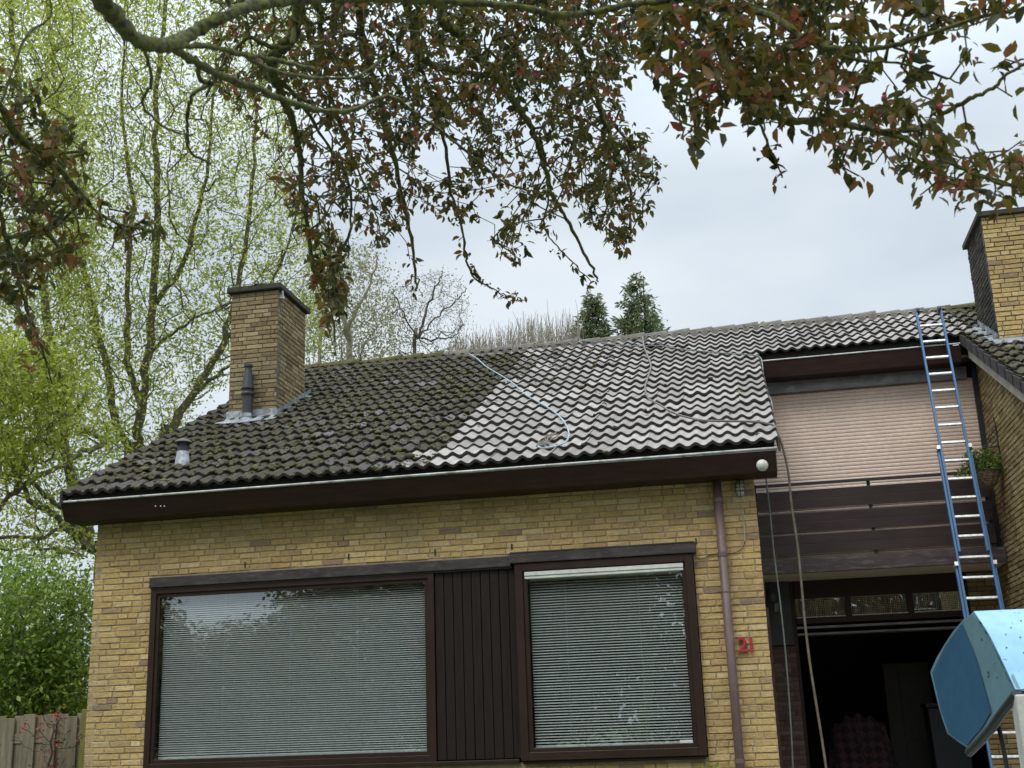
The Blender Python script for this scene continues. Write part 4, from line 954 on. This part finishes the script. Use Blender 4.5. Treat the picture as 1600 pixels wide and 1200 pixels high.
# pale bare shoots above the ridge
r = np.random.default_rng(5); g = G()
for i in range(150):
    x = r.uniform(700, 905); d = r.uniform(29, 34); hgt = (20+26*math.sin(max(0, (x-690))/230*math.pi*.62))*r.uniform(.5, 1.25)
    a = P(x, 590, d); b = P(x+r.normal(0, 5), 556-(x-700)*.075-hgt, d)
    for k in range(5):
        c1 = a+(b-a)*r.uniform(.2, .7); e = b+r.normal(0, .16, 3); e[2] -= r.uniform(0, .35)
        g.tube([c1, (c1+e)/2+r.normal(0, .05, 3), e], [.008, .006, .003], 4, cap=False)
    g.tube([a, (a+b)/2+r.normal(0, .06, 3), b], [.014, .010, .003], 4, cap=False)
o = g.build('bare_hedge', MT['twig']); tag(o, 'row of pale bare shoots poking up behind the ridge', 'hedge', kind='stuff')
# two conifers
def conifer(label, px, ytop, yb, wpx, d, seed, group):
    th = thing('conifer_tree', label, 'tree', group); r = np.random.default_rng(seed); top = P(px, ytop, d); bot = P(px, yb, d); base = np.array([bot[0], bot[1], 0]); H = top[2]; hs = top[2]-bot[2]; wr = wpx/FPX*d
    g = G(); g.tube([base, np.array([top[0]*.5+base[0]*.5, top[1], H*.5]), np.array([top[0], base[1], H])], [.16, .09, .008], 8); 
    B = []; D = []; n = 0
    for i in range(230):
        f = r.random()**.8; z = H-.02-f*(hs+1.6); rad = wr*(.06+.94*min(1.15, f*(hs+1.6)/hs)**.85)*r.uniform(.65, 1.12); a = r.uniform(0, 2*math.pi)
        p0 = np.array([base[0], base[1], z]); tip = p0+np.array([math.cos(a)*rad, math.sin(a)*rad, -.05*rad+r.uniform(.1, .35)*rad]); 
        g.tube([p0, (p0+tip)/2+np.array([0, 0, -.12*rad]), tip], [.012, .009, .003], 4, cap=False)
        m_ = int(16+30*rad)
        for q in range(m_):
            t = r.uniform(.2, 1.05); c = p0+(tip-p0)*t+np.array([0, 0, -.12*rad*4*t*(1-t)]); B.append(c+r.normal(0, .05, 3)); dd = (tip-p0)/max(rad, .05)+r.normal(0, .6, 3)+np.array([0, 0, -.45]); D.append(dd)
    g.build('trunk', MT['barkdark'], th); B = np.array(B); D = np.array(D); n = len(B)
    leaves('crown', B, D, rdir(n, r), r.uniform(.10, .22, n), r.uniform(.03, .06, n), ML['conifer'], th, 0)
conifer('smaller left-hand dark conifer above the ridge', 930, 447, 545, 38, 31, 1, 'conifers behind the roof')
conifer('taller right-hand dark conifer above the ridge', 1001, 415, 545, 52, 31, 2, 'conifers behind the roof')
tw = thing('leafy_twig', 'tiny leafy twig tip poking above the ridge', 'plant'); g = G(); a, b = P(1188, 530, 20), P(1192, 502, 20); g.tube([a, b], .006, 5); g.build('stem', MT['barkdark'], tw)
r = np.random.default_rng(9); n = 14; bb = a[None]+(b-a)[None]*r.uniform(.5, 1, (n, 1)); leaves('leaves', bb, rdir(n, r, (0, 0, 1), .3), rdir(n, r), r.uniform(.05, .08, n), r.uniform(.02, .04, n), ML['poplar'], tw)
# shrub beyond the fence
def shrub(name, label, polys, d, seed, lmat, per, lf, ntrunk=6):
    th = thing(name, label, 'shrub'); t = Tree(); r = np.random.default_rng(seed)
    for k in range(ntrunk):
        x = r.uniform(0, 120); a = P(x, 1240, r.uniform(*d)); b = P(x+r.uniform(-40, 20), r.uniform(900, 1000), r.uniform(*d)); t.limb([np.array([a[0], a[1], 0]), (a+b)/2+r.normal(0, .1, 3), b], .03, .01, None, 5, .03, k)
    T = []
    for poly, n in polys: T += sample(poly, n, d[0], d[1], r)
    E = t.grow(T, pen=.4, seg=.2, wob=.25, lift=.1, seed=seed); t.mesh('stems', MT['bark'], th, tip=.004); crown(t, T, per, .13, *lf, ML[lmat], th, seed, name='foliage', bias=(0, 0, 1), bk=.3, ends=E)
shrub('green_shrub', 'dense bright green bush rising above the wooden fence', [([(-40, 900), (30, 880), (70, 885), (140, 900), (152, 940), (145, 1000), (130, 1180), (-40, 1180)], 900), ([(-40, 1000), (100, 985), (138, 1060), (120, 1130), (-40, 1120)], 700)], (16.0, 18.5), 120, 'shrub', 17, ((.04, .10), (.025, .055)))
# fence and red-leaved plant
fn_ = thing('wooden_fence', 'weathered plank fence with a green end post beside the house corner', 'fence'); r = random.Random(3)
zt = onY(60, 1117, .35)[2]; x = -9.6; i = 0
while x < -6.93:
    wd = .14; g = G(); h = zt+r.uniform(-.03, .015); g.box((x, .35 if i % 2 else .385, .05), (x+wd, .37 if i % 2 else .405, h)); g.build('plank', MT['fence'], fn_, bevel=.004); x += .115 if i % 2 else .125; i += 1
g = G()
for z in (.5, zt-.28): g.box((-9.7, .372, z), (-6.85, .384, z+.09))
g.build('crossbar', MT['fence'], fn_); g = G(); g.box((-6.86, .30, 0), (-6.77, .40, zt+.04)); g.build('post', MT['greenpost'], fn_, bevel=.006)
rd = thing('red_leaved_plant', 'red-tipped climbing plant in front of the plank fence', 'plant'); t = Tree(); r = np.random.default_rng(77); d = onY(80, 1150, .1); 
t.limb([(d[0], .15, 0), (d[0]+.02, .12, .7), (d[0]-.02, .15, 1.25), (d[0], .12, zt-.1)], .02, .008, None, 5, .02)
T = [np.array([r.normal(d[0]+.02, .17), .15+r.normal(0, .06), r.uniform(.9, zt+.02)]) for _ in range(130)]
E = t.grow(T, pen=.2, seg=.08, wob=.3); t.mesh('stems', MT['barkdark'], rd, tip=.003); crown(t, T, 3, .03, (.025, .045), (.015, .025), ML['redleaf'], rd, 4, name='foliage', ends=E)
sq = thing('seedling', 'small yellow-green sprout under the squarer window', 'plant'); p = onY(1113, 1203, -.12); r = np.random.default_rng(6); g = G(); g.tube([(p[0], p[1], 0), (p[0], p[1], p[2])], .006, 5); g.build('stem', MT['bark'], sq)
n = 26; leaves('leaves', np.array([p]*n)+r.normal(0, .03, (n, 3)), rdir(n, r, (0, 0, 1), .6), rdir(n, r), r.uniform(.04, .07, n), r.uniform(.02, .03, n), ML['poplar'], sq)
# plant in the basket
r = np.random.default_rng(8); t = Tree(); root = np.array([bc[0], yb, bz+.03]); t.limb([root, root+np.array([0, 0, .08])], .01, .006)
T = [root+np.array([q[0]*.29-.02, q[1]*.24, .06+abs(q[2])*.27]) for q in rdir(190, r)*r.uniform(.45, 1, (190, 1))]; T += [root+np.array([-.26+r.uniform(-.05, .05), r.uniform(-.1, .1), r.uniform(.0, .1)]) for _ in range(8)]
E = t.grow(T, pen=.1, seg=.06, wob=.2); pt = t.mesh('plant', MT['bark'], hb, tip=.0022); EE = np.array([t.p[i] for i in E]); idx, b = clusters(EE, 9, .02, r); n = len(b)
leaves('foliage', b, rdir(n, r, (0, 0, 1), .35), rdir(n, r, (0, 0, 1), .5), r.uniform(.035, .06, n), r.uniform(.012, .02, n), ML['basket'], pt, 0, np.clip(r.normal(.5, .3, n), 0, 1))

# ------------------------------------------------------------------ street trees behind the photographer (seen only in the window glass)
def street_tree():
    th = thing('street_tree', 'broad dark tree across the street, mirrored in the windows', 'tree', 'trees across the street'); t = Tree(); r = np.random.default_rng(55)
    t.limb([(0, 0, 0), (.1, 0, 2), (0, .1, 4)], .25, .14, None, 5, .03)
    c = np.array([0, 0, 4.6]); T = [c+q*np.array([4.6, 3.4, 4.7])*r.uniform(.2, 1)**.5 for q in rdir(900, r)]
    E = t.grow(T, seg=.7, wob=.2); t.mesh('trunk', MT['barkdark'], th, tip=.012); crown(t, T, 16, .35, (.22, .34), (.14, .20), ML['apple'], th, 5, ends=E); return th
st0 = street_tree()
for i, (x, y, s_) in enumerate(((-36, -31, 1.15), (-30, -33, 1.0), (-24.6, -30, .92), (-14.0, -31, 1.02), (-8.6, -33, 1.2), (-2.4, -31, 1.15), (4.2, -33, 1.25), (11, -31, 1.1), (-19.2, -34, 1.0), (-27, -38, .9), (-11, -39, 1.1))):
    o = st0 if i == 0 else st0.copy()
    if i: 
        COL.objects.link(o)
        for c in list(st0.children): q = c.copy(); COL.objects.link(q); q.parent = o
    o.location = (x, y, 0); o.rotation_euler = (0, 0, i*1.3); o.scale = (s_, s_, s_*(.84+.08*(i % 3)) if i != 8 else .62)

# ------------------------------------------------------------------ apple tree overhead
ap = thing('crab_apple_tree', 'crab apple tree with mossy boughs and bronze-green leaves hanging across the top', 'tree')
t = Tree(); tr = t.limb([(-2.3, -12.9, 0), (-2.25, -12.8, .8), (-2.1, -12.65, 1.7), (-1.95, -12.45, 2.5)], .14, .10, None, 6, .01)
top = tr[-1]
def lim(pts, r0, r1, wob=.006, n=7, join=None):
    wob *= .3; q = P3s(pts); j = t.near(q[0]) if join is None else join
    return t.limb([t.p[j]]+q[(0 if join is not None else 1):], r0, r1, j, n, wob, len(t.p))
lim([(60, -160, 1.7), (140, -30, 1.9), (178, 25, 2.0), (215, 62, 2.1), (262, 70, 2.2), (300, 52, 2.3), (345, 28, 2.35), (400, 8, 2.45), (470, 0, 2.55), (580, -4, 2.7), (700, 2, 2.8), (800, 10, 2.85), (870, 22, 2.9), (925, 20, 2.95), (980, 8, 3.0), (1080, -4, 3.1), (1180, -14, 3.2)], .0165, .005, .003, join=top)
lim([(262, 70, 2.2), (290, 88, 2.25), (310, 100, 2.3), (345, 118, 2.4), (400, 138, 2.5), (450, 158, 2.6), (500, 172, 2.7), (550, 172, 2.8), (605, 150, 2.9), (640, 170, 3.0), (690, 206, 3.1), (745, 250, 3.2), (790, 285, 3.3), (850, 305, 3.4)], .0088, .003, .004)
lim([(275, 68, 2.2), (320, 72, 2.3), (370, 82, 2.4), (410, 90, 2.5), (450, 98, 2.6), (490, 108, 2.7)], .0055, .0045, .004)
lim([(370, 82, 2.4), (430, 110, 2.6), (500, 122, 2.8), (560, 118, 2.9), (600, 90, 3.0)], .005, .003, .004)
lim([(310, 100, 2.3), (312, 125, 2.4), (330, 130, 2.4), (300, 150, 2.6), (292, 200, 2.7), (300, 240, 2.8), (330, 255, 2.9)], .006, .003, .004)
lim([(215, 62, 2.1), (230, 95, 2.2), (236, 130, 2.3), (222, 160, 2.4), (240, 185, 2.5), (268, 205, 2.6), (300, 210, 2.7)], .004, .002, .004)
lim([(420, 0, 2.5), (430, 40, 2.9), (415, 60, 3.2)], .004, .002, .004)
# farther main boughs above the frame
Pn_ = P(620, -260, 5.2); main = t.limb([t.p[top], np.array([-2.2, -10.8, 4.0]), np.array([-2.2, -9.2, 5.3]), P(420, -190, 5.0), Pn_, P(820, -170, 5.0), P(1000, -120, 4.2), P(1180, -80, 3.6), P(1380, -60, 3.3)], .10, .03, top, 7, .02)
lim([(478, -190, 5.0), (468, -40, 4.7), (463, 40, 4.7), (442, 72, 4.7), (425, 88, 4.7), (428, 118, 4.8), (440, 150, 4.9), (455, 185, 4.9), (468, 235, 5.0), (472, 300, 5.0), (482, 360, 5.1), (490, 420, 5.1), (515, 470, 5.1), (524, 535, 5.1)], .028, .004, .008)
lim([(463, 40, 4.7), (452, 75, 4.6), (420, 72, 4.6), (385, 60, 4.6), (345, 105, 4.6), (322, 150, 4.6)], .012, .005, .008)
lim([(660, -190, 5.1), (690, 10, 5.0), (715, 50, 5.0), (745, 90, 5.0), (775, 115, 5.0), (800, 155, 5.1), (828, 195, 5.1), (845, 240, 5.2), (862, 300, 5.2), (890, 350, 5.3), (925, 420, 5.3), (935, 440, 5.3)], .026, .004, .01)
lim([(600, -190, 5.1), (640, 20, 5.2), (648, 80, 5.2), (700, 110, 5.3), (790, 118, 5.3), (860, 112, 5.3), (960, 115, 5.2)], .02, .006, .01)
lim([(560, -190, 5.1), (560, 10, 5.3), (575, 90, 5.4), (600, 190, 5.4), (625, 290, 5.4), (640, 360, 5.4), (650, 440, 5.4), (648, 455, 5.4)], .02, .0035, .01)
lim([(800, -190, 5.0), (850, 0, 5.2), (900, 70, 5.2), (930, 150, 5.3), (960, 230, 5.3), (985, 300, 5.3), (985, 380, 5.3)], .02, .004, .01)
lim([(648, 80, 5.2), (690, 200, 5.2), (705, 300, 5.2), (722, 360, 5.2), (735, 425, 5.2), (770, 452, 5.2), (812, 470, 5.2)], .01, .003, .01)
lim([(860, 300, 5.2), (850, 350, 5.2), (870, 385, 5.2), (905, 420, 5.2), (925, 442, 5.2)], .005, .0025, .01)
lim([(520, -190, 5.1), (500, 10, 5.6), (505, 90, 5.7), (530, 190, 5.8), (570, 290, 5.8), (590, 340, 5.8)], .015, .004, .01)
lim([(428, 118, 4.8), (470, 160, 5.0), (520, 240, 5.2), (548, 300, 5.3), (545, 400, 5.3)], .009, .003, .01)
# right-hand boughs
lim([(1060, -110, 3.9), (1110, 0, 3.4), (1160, 10, 3.3), (1215, 30, 3.2), (1250, 55, 3.15), (1290, 74, 3.1), (1340, 78, 3.1), (1400, 70, 3.1), (1460, 50, 3.1), (1540, 25, 3.1), (1640, 10, 3.1)], .013, .004, .004)
lim([(1110, -90, 3.8), (1100, 20, 3.5), (1128, 80, 3.4), (1155, 130, 3.3), (1175, 168, 3.2), (1210, 182, 3.2), (1250, 190, 3.2), (1300, 190, 3.2), (1350, 200, 3.2), (1400, 212, 3.2), (1450, 235, 3.2), (1500, 262, 3.2), (1560, 285, 3.2), (1640, 300, 3.2)], .015, .004, .004)
lim([(1290, -60, 3.5), (1290, 20, 3.3), (1292, 100, 3.2), (1296, 190, 3.2), (1304, 230, 3.2), (1318, 262, 3.2)], .007, .003, .004)
lim([(1380, 205, 3.2), (1440, 200, 3.2), (1480, 175, 3.15), (1520, 152, 3.1), (1550, 138, 3.1), (1585, 108, 3.1), (1650, 80, 3.1)], .008, .003, .004)
lim([(1250, 55, 3.15), (1330, 92, 3.2), (1400, 98, 3.2), (1450, 112, 3.2), (1500, 130, 3.2)], .005, .002, .004)
lim([(1040, -110, 4.0), (1050, 30, 3.7), (1048, 120, 3.6), (1052, 180, 3.5), (1090, 200, 3.4)], .009, .003, .004)
lim([(1160, 150, 3.3), (1190, 200, 3.3), (1205, 240, 3.3), (1222, 275, 3.3)], .004, .0015, .003)
# left-hand hanging boughs
lim([(140, -30, 1.9), (-80, -60, 2.8), (-60, 80, 3.4), (0, 165, 3.6), (30, 215, 3.7), (80, 250, 3.8), (110, 285, 3.9), (150, 330, 4.0), (190, 350, 4.0), (240, 362, 4.1)], .014, .003, .005)
lim([(-60, 80, 3.4), (-20, 260, 3.7), (10, 370, 3.8), (25, 420, 3.8), (45, 490, 3.9), (68, 550, 3.9), (82, 600, 4.0)], .010, .003, .005)
lim([(0, 165, 3.6), (40, 60, 3.7), (80, 20, 3.8), (60, -60, 3.8)], .004, .004, .004)
lim([(10, 370, 3.8), (60, 360, 3.9), (110, 330, 4.0), (130, 380, 4.0)], .005, .002, .005)
r = np.random.default_rng(200)
def holes(lst):
    def f(x, y):
        for hx, hy, ra, k in lst:
            if (x-hx)**2+(y-hy)**2 < ra*ra: return k
        return 1
    return f
HM = holes([(690, 240, 40, .12), (430, 185, 48, .15), (560, 30, 24, .25), (500, 25, 20, .2), (400, 250, 50, .35), (820, 200, 18, .3), (590, 180, 24, .3), (760, 350, 25, .3), (675, 390, 40, .2), (845, 330, 22, .5), (560, 420, 30, 0)])
M1 = [(330, -40), (1030, -40), (1010, 90), (960, 150), (1000, 205), (1040, 262), (1000, 300), (1005, 340), (985, 405), (955, 380), (900, 330), (880, 300), (860, 360), (835, 385), (795, 420), (770, 380), (740, 340), (715, 330), (650, 340), (600, 385), (560, 350), (525, 380), (540, 420), (545, 480), (510, 510), (492, 460), (482, 380), (440, 320), (425, 250), (380, 190), (330, 130)]
T = sample(M1, 1500, 4.5, 6.3, r, HM)+sample([(420, -20), (1010, -20), (1000, 90), (930, 160), (640, 130), (450, 110)], 320, 4.4, 6.2, r, HM)
T += sample([(480, 350), (540, 380), (550, 480), (515, 520), (490, 440)], 60, 4.9, 5.4, r)
T += sample([(860, 150), (985, 190), (1040, 262), (985, 405), (930, 370), (880, 260)], 120, 5.0, 5.7, r)
T += sample([(450, 0), (1010, 0), (960, 140), (850, 200), (620, 230), (460, 150)], 420, 4.4, 6.4, r)
T += [P(x, y, 5.2) for x, y in ((812, 470), (803, 462), (795, 466), (780, 455), (762, 446), (748, 436), (736, 420), (728, 395), (722, 370), (650, 455), (645, 432), (640, 405), (636, 380), (925, 442), (912, 432), (895, 412), (872, 392), (712, 345), (705, 320), (622, 300), (520, 540), (518, 500))]
n1 = len(T)
M2 = [(1000, -40), (1500, -40), (1470, 20), (1420, 80), (1340, 105), (1420, 100), (1490, 160), (1470, 190), (1560, 200), (1610, 215), (1610, 290), (1560, 318), (1520, 300), (1440, 296), (1390, 265), (1330, 240), (1290, 225), (1230, 205), (1180, 195), (1140, 185), (1100, 200), (1080, 225), (1050, 190), (1020, 130), (1000, 90)]
T2 = sample(M2, 440, 2.9, 3.9, r, holes([(1395, 110, 26, .1), (1360, 150, 22, .25), (1110, 90, 14, .3), (1440, 150, 22, .4)]))
T2 += sample([(1000, -40), (1320, -40), (1300, 60), (1280, 130), (1200, 170), (1060, 160), (1000, 60)], 190, 3.0, 4.2, r)
T2 += sample([(1500, 60), (1610, 60), (1610, 150), (1560, 170), (1520, 150)], 8, 3, 3.3, r)+sample([(1380, -30), (1600, -30), (1600, 25), (1480, 60)], 26, 3, 3.5, r)
T2 += [P(x, y, 3.3) for x, y in ((1222, 278), (1212, 262), (1205, 245), (1196, 228), (1084, 235), (1086, 215), (1318, 262), (1312, 248), (1342, 275), (1438, 305), (1503, 318), (1530, 300), (1575, 312), (1548, 300), (1595, 250))]
M3 = [(-60, 110), (45, 110), (90, 150), (120, 190), (150, 250), (140, 290), (190, 320), (250, 345), (248, 372), (190, 375), (150, 368), (130, 410), (90, 430), (70, 470), (75, 540), (98, 590), (70, 600), (30, 540), (10, 470), (-60, 450)]
T3 = sample(M3, 180, 3.6, 4.5, r, holes([(60, 320, 20, .3), (110, 240, 20, .5)]))+sample([(-30, 270), (120, 280), (140, 360), (80, 420), (-30, 400)], 55, 3.6, 4.3, r)+sample([(-30, 150), (90, 170), (110, 250), (-30, 250)], 26, 3.6, 4.3, r)+sample([(180, 330), (250, 345), (250, 372), (180, 370)], 8, 4, 4.2, r)
ends1 = t.grow(T, up=(0, 0, -1), pen=.5, seg=.10, wob=.30, lift=.10, seed=1)
ends2 = t.grow(T2, up=(0, 0, -1), pen=.3, seg=.06, wob=.30, lift=.08, seed=2)
ends3 = t.grow(T3, up=(0, 0, -1), pen=.3, seg=.07, wob=.30, lift=.08, seed=3)
t.mesh('trunk', MT['applebark'], ap, tip=.0023, ex=2.6, kmax=14, knob=.13, seed=4)
def rosettes(E, per, L0, L1, wr, seed, shift, parent, name, droop=.5):
    r = np.random.default_rng(seed); E = np.array([t.p[i] for i in E]); n0 = len(E); c = r.poisson(per, n0)+1; idx = np.repeat(np.arange(n0), c); n = len(idx)
    b = E[idx]+r.normal(0, .012, (n, 3)); ax = rdir(n0, r, (0, 0, -1), .5)[idx]; d = rdir(n, r)+ax*.7+np.array([0, 0, -droop]); ln = r.uniform(L0, L1, n)*r.choice([1, 1, 1, .6], n)
    rn = np.clip(r.normal(.42+shift, .20, n0)[idx]+r.normal(0, .17, n), 0, 1)
    return leaves(name, b, d, rdir(n, r, (0, 0, 1), .9), ln, ln*r.uniform(*wr, n), ML['apple'], parent, 1, rn)
rosettes(ends1, 5.0, .024, .047, (.42, .58), 31, .06, ap, 'foliage')
rosettes(ends2, 4.1, .029, .056, (.40, .56), 32, .10, ap, 'foliage', .25)
rosettes(ends3, 5.6, .023, .046, (.42, .58), 33, .05, ap, 'foliage')
# pink buds
r = random.Random(12); PK = wmat('pink_petal', (.50, .10, .16), .6, .2, 30, .1)
for i in random.Random(2).sample(list(ends2), 12)+random.Random(3).sample(list(ends1), 14):
    g = G(); c = np.array(t.p[i]); g.lathe(tuple(c), [(.001, 0), (.006, .006), (.008, .014), (.005, .022), (.001, .026)], 7, axis=(r.uniform(-1, 1), r.uniform(-1, 1), r.uniform(-1, .3))); g.build('flower_bud', PK, ap, True)

# ------------------------------------------------------------------ blue raised hatch at the lower right
hv = thing('raised_hatch', 'light blue raised vehicle hatch with tinted side panel held on a black strut', 'vehicle hatch')
A_, B_, C_ = P(1521.7, 955, 5.05), P(1587, 1077, 4.75), P(1453, 1050, 5.5); nn = np.cross(B_-A_, C_-A_); nn /= np.linalg.norm(nn)
def onH(x, y, off=0): d = ray(x, y); q = C0+d*((A_-C0)@nn)/(d@nn); return q+nn*off*(1 if nn@(C0-A_) > 0 else -1)
outl = [(1521.7, 955), (1545, 990), (1565, 1030), (1579, 1060), (1587, 1077), (1567, 1104), (1546.7, 1133), (1530, 1152), (1511.7, 1170), (1496, 1159), (1480, 1147), (1472, 1124), (1465, 1100), (1453, 1050), (1463, 1027), (1475, 1007), (1488, 987), (1503, 970)]
ext = np.array([.95, .30, .02]); poly = [onH(*p) for p in outl]
inn = nn*(1 if nn@(C0-A_) > 0 else -1)
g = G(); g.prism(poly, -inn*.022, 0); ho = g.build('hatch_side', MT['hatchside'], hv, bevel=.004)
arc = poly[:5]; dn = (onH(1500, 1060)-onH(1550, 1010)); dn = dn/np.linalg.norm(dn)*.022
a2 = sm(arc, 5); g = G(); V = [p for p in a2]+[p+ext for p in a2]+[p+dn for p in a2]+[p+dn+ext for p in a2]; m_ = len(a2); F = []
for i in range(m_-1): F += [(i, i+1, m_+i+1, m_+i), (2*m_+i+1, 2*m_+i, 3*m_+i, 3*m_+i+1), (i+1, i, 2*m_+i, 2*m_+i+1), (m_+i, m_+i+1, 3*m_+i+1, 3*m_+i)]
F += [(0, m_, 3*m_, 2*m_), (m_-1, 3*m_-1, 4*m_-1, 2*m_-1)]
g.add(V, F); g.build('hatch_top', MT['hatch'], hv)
q0 = P(1578.5, 951.3, 4.99)
g = G(); gr = [p+ext*.30+np.array([0, 0, .003]) for p in a2]; g.tube(gr, .003, 4); g.build('panel_seam', MT['grime'], hv)
pan = [(1504, 974), (1527, 1030), (1550, 1112), (1537, 1135), (1511.7, 1165), (1484, 1146), (1471, 1108), (1458, 1051), (1478, 1010)]
g = G(); g.add([onH(x, y, .004) for x, y in pan], [tuple(range(len(pan)))]); g.build('tinted_panel', MT['hatchglass'], hv)
g = G(); off = -.012
g.tube([onH(x, y, 0)+np.array([0, 0, off]) for x, y in ((1588, 1079), (1567, 1106), (1546.7, 1135), (1530, 1154), (1513, 1171))], .017, 8); g.build('rubber_edge', MT['black'], hv)
g = G(); r = random.Random(4)
for i in range(34):
    x, y = r.uniform(1530, 1600), r.uniform(955, 1065); e = sum(1 for _ in ()); 
    # specks lie on the hatch side or its top
    if not inpoly(x, y, outl): continue
    q = onH(x, y, .003); s_ = r.uniform(.002, .006); u1 = (B_-A_)/np.linalg.norm(B_-A_); u2 = np.cross(nn, u1)
    g.add([q+s_*(math.cos(a)*u1*r.uniform(.6, 1.2)+math.sin(a)*u2) for a in np.linspace(0, 5.5, 7)], [tuple(range(7))])
tn = None
for i in range(60):
    k = r.randrange(0, 4); f = r.random(); q0 = poly[k]+(poly[k+1]-poly[k])*f; e1 = (poly[k+1]-poly[k]); e1 /= np.linalg.norm(e1); e2 = ext/np.linalg.norm(ext); nn2 = np.cross(e2, e1); nn2 *= (1 if nn2[2] > 0 else -1)
    q = q0+ext*r.uniform(.02, .4)+nn2*.003; s_ = r.uniform(.001, .0045)
    g.add([q+s_*(math.cos(a)*e1+math.sin(a)*e2*r.uniform(.5, 1.3)) for a in np.linspace(0, 5.5, 7)], [tuple(range(7))])
g.build('dirt_specks', MT['grime'], hv)
g = G(); a, b = onH(1552, 1120, -.10), P(1577, 1215, 5.0); g.tube([P(1555, 1112, 5.02), P(1566, 1160, 5.0), P(1580, 1235, 4.98)], .0085, 8); g.build('strut', MT['iron'], hv)
po = thing('white_post', 'off-white upright post beside the raised blue hatch at the right edge', 'post'); q = P(1596, 1085, 4.72); g = G(); g.box((q[0]-.02, q[1], 0), (q[0]+.12, q[1]+.10, q[2])); g.build('post', MT['whiteplastic'], po, bevel=.006)

# ------------------------------------------------------------------ things inside the garage
cu = thing('white_cupboard', 'plain off-white cupboard standing at the back of the dark garage', 'cupboard'); a = onY(1378, 1037, 7.0); b = onY(1450, 1037, 7.0); zt_ = a[2]
g = G(); g.box((a[0], 7.0, .03), (b[0], 7.5, zt_)); g.build('carcass', MT['cupboard'], cu, bevel=.006); g = G(); mid = a[0]+(b[0]-a[0])*.32; g.box((a[0]+.01, 6.975, .08), (mid-.004, 6.998, zt_-.02)); g.box((mid+.004, 6.975, .08), (b[0]-.01, 6.998, zt_-.02)); g.build('doors', MT['cupboard'], cu, bevel=.003)
bk = thing('blanket_heap', 'dark red checked blanket thrown over a heap inside the garage', 'blanket'); c = onY(1342, 1150, 5.9); r = np.random.default_rng(15); V = []; F = []; nx_ = 40; nz = 24; w2_ = .50; ztop = onY(1335, 1118, 5.9)[2]
for j in range(nz+1):
    for i in range(nx_+1):
        a = i/nx_*2-1; q = j/nz; half = w2_*(1-.28*max(0, q-.5)*2); prof = math.cos(a*math.pi/2)**.35 if abs(a) < 1 else 0
        V.append((c[0]+a*half+.01*math.sin(j*1.3+i), 5.9-.25*prof-.02*math.sin(i*.9+j*.5), q*ztop*(1-.10*abs(a)**2)+.03*math.sin(i*.7)*q))
for j in range(nz):
    for i in range(nx_): k = j*(nx_+1)+i; F.append((k, k+1, k+nx_+2, k+nx_+1))
g = G(); g.add(V, F); k0 = nz*(nx_+1); g.add([V[k0+i] for i in range(nx_+1)]+[(V[k0+i][0], 6.5, V[k0+i][2]-.05) for i in range(nx_+1)], [(i, i+1, nx_+2+i, nx_+1+i) for i in range(nx_)]); g.build('blanket', MT['check'], bk, True)
wbn = thing('wheelie_bin', 'dark wheelie bin just inside the garage next to the ladder', 'bin'); a = onY(1448, 1098, 5.6); z1 = a[2]; x0 = a[0]; g = G()
g.prism([(x0+.05, 5.6, .08), (x0+.45, 5.6, .08), (x0+.5, 5.6, z1-.06), (x0, 5.6, z1-.06)], (0, .5, 0)); wb_ = g.build('bin_body', MT['bin'], wbn, bevel=.015)
g = G(); g.box((x0-.02, 5.56, z1-.058), (x0+.52, 6.12, z1-.01)); g.tube([(x0+.02, 5.55, z1-.03), (x0+.48, 5.55, z1-.03)], .014, 8); g.build('lid', MT['bin'], wbn, bevel=.01)
for s_ in (0, 1):
    g = G(); g.lathe((x0+.04+s_*.38, 6.08, .13), [(.10, 0), (.10, .05)], 18, axis=(1, 0, 0)); g.build('wheel', MT['black'], wbn)
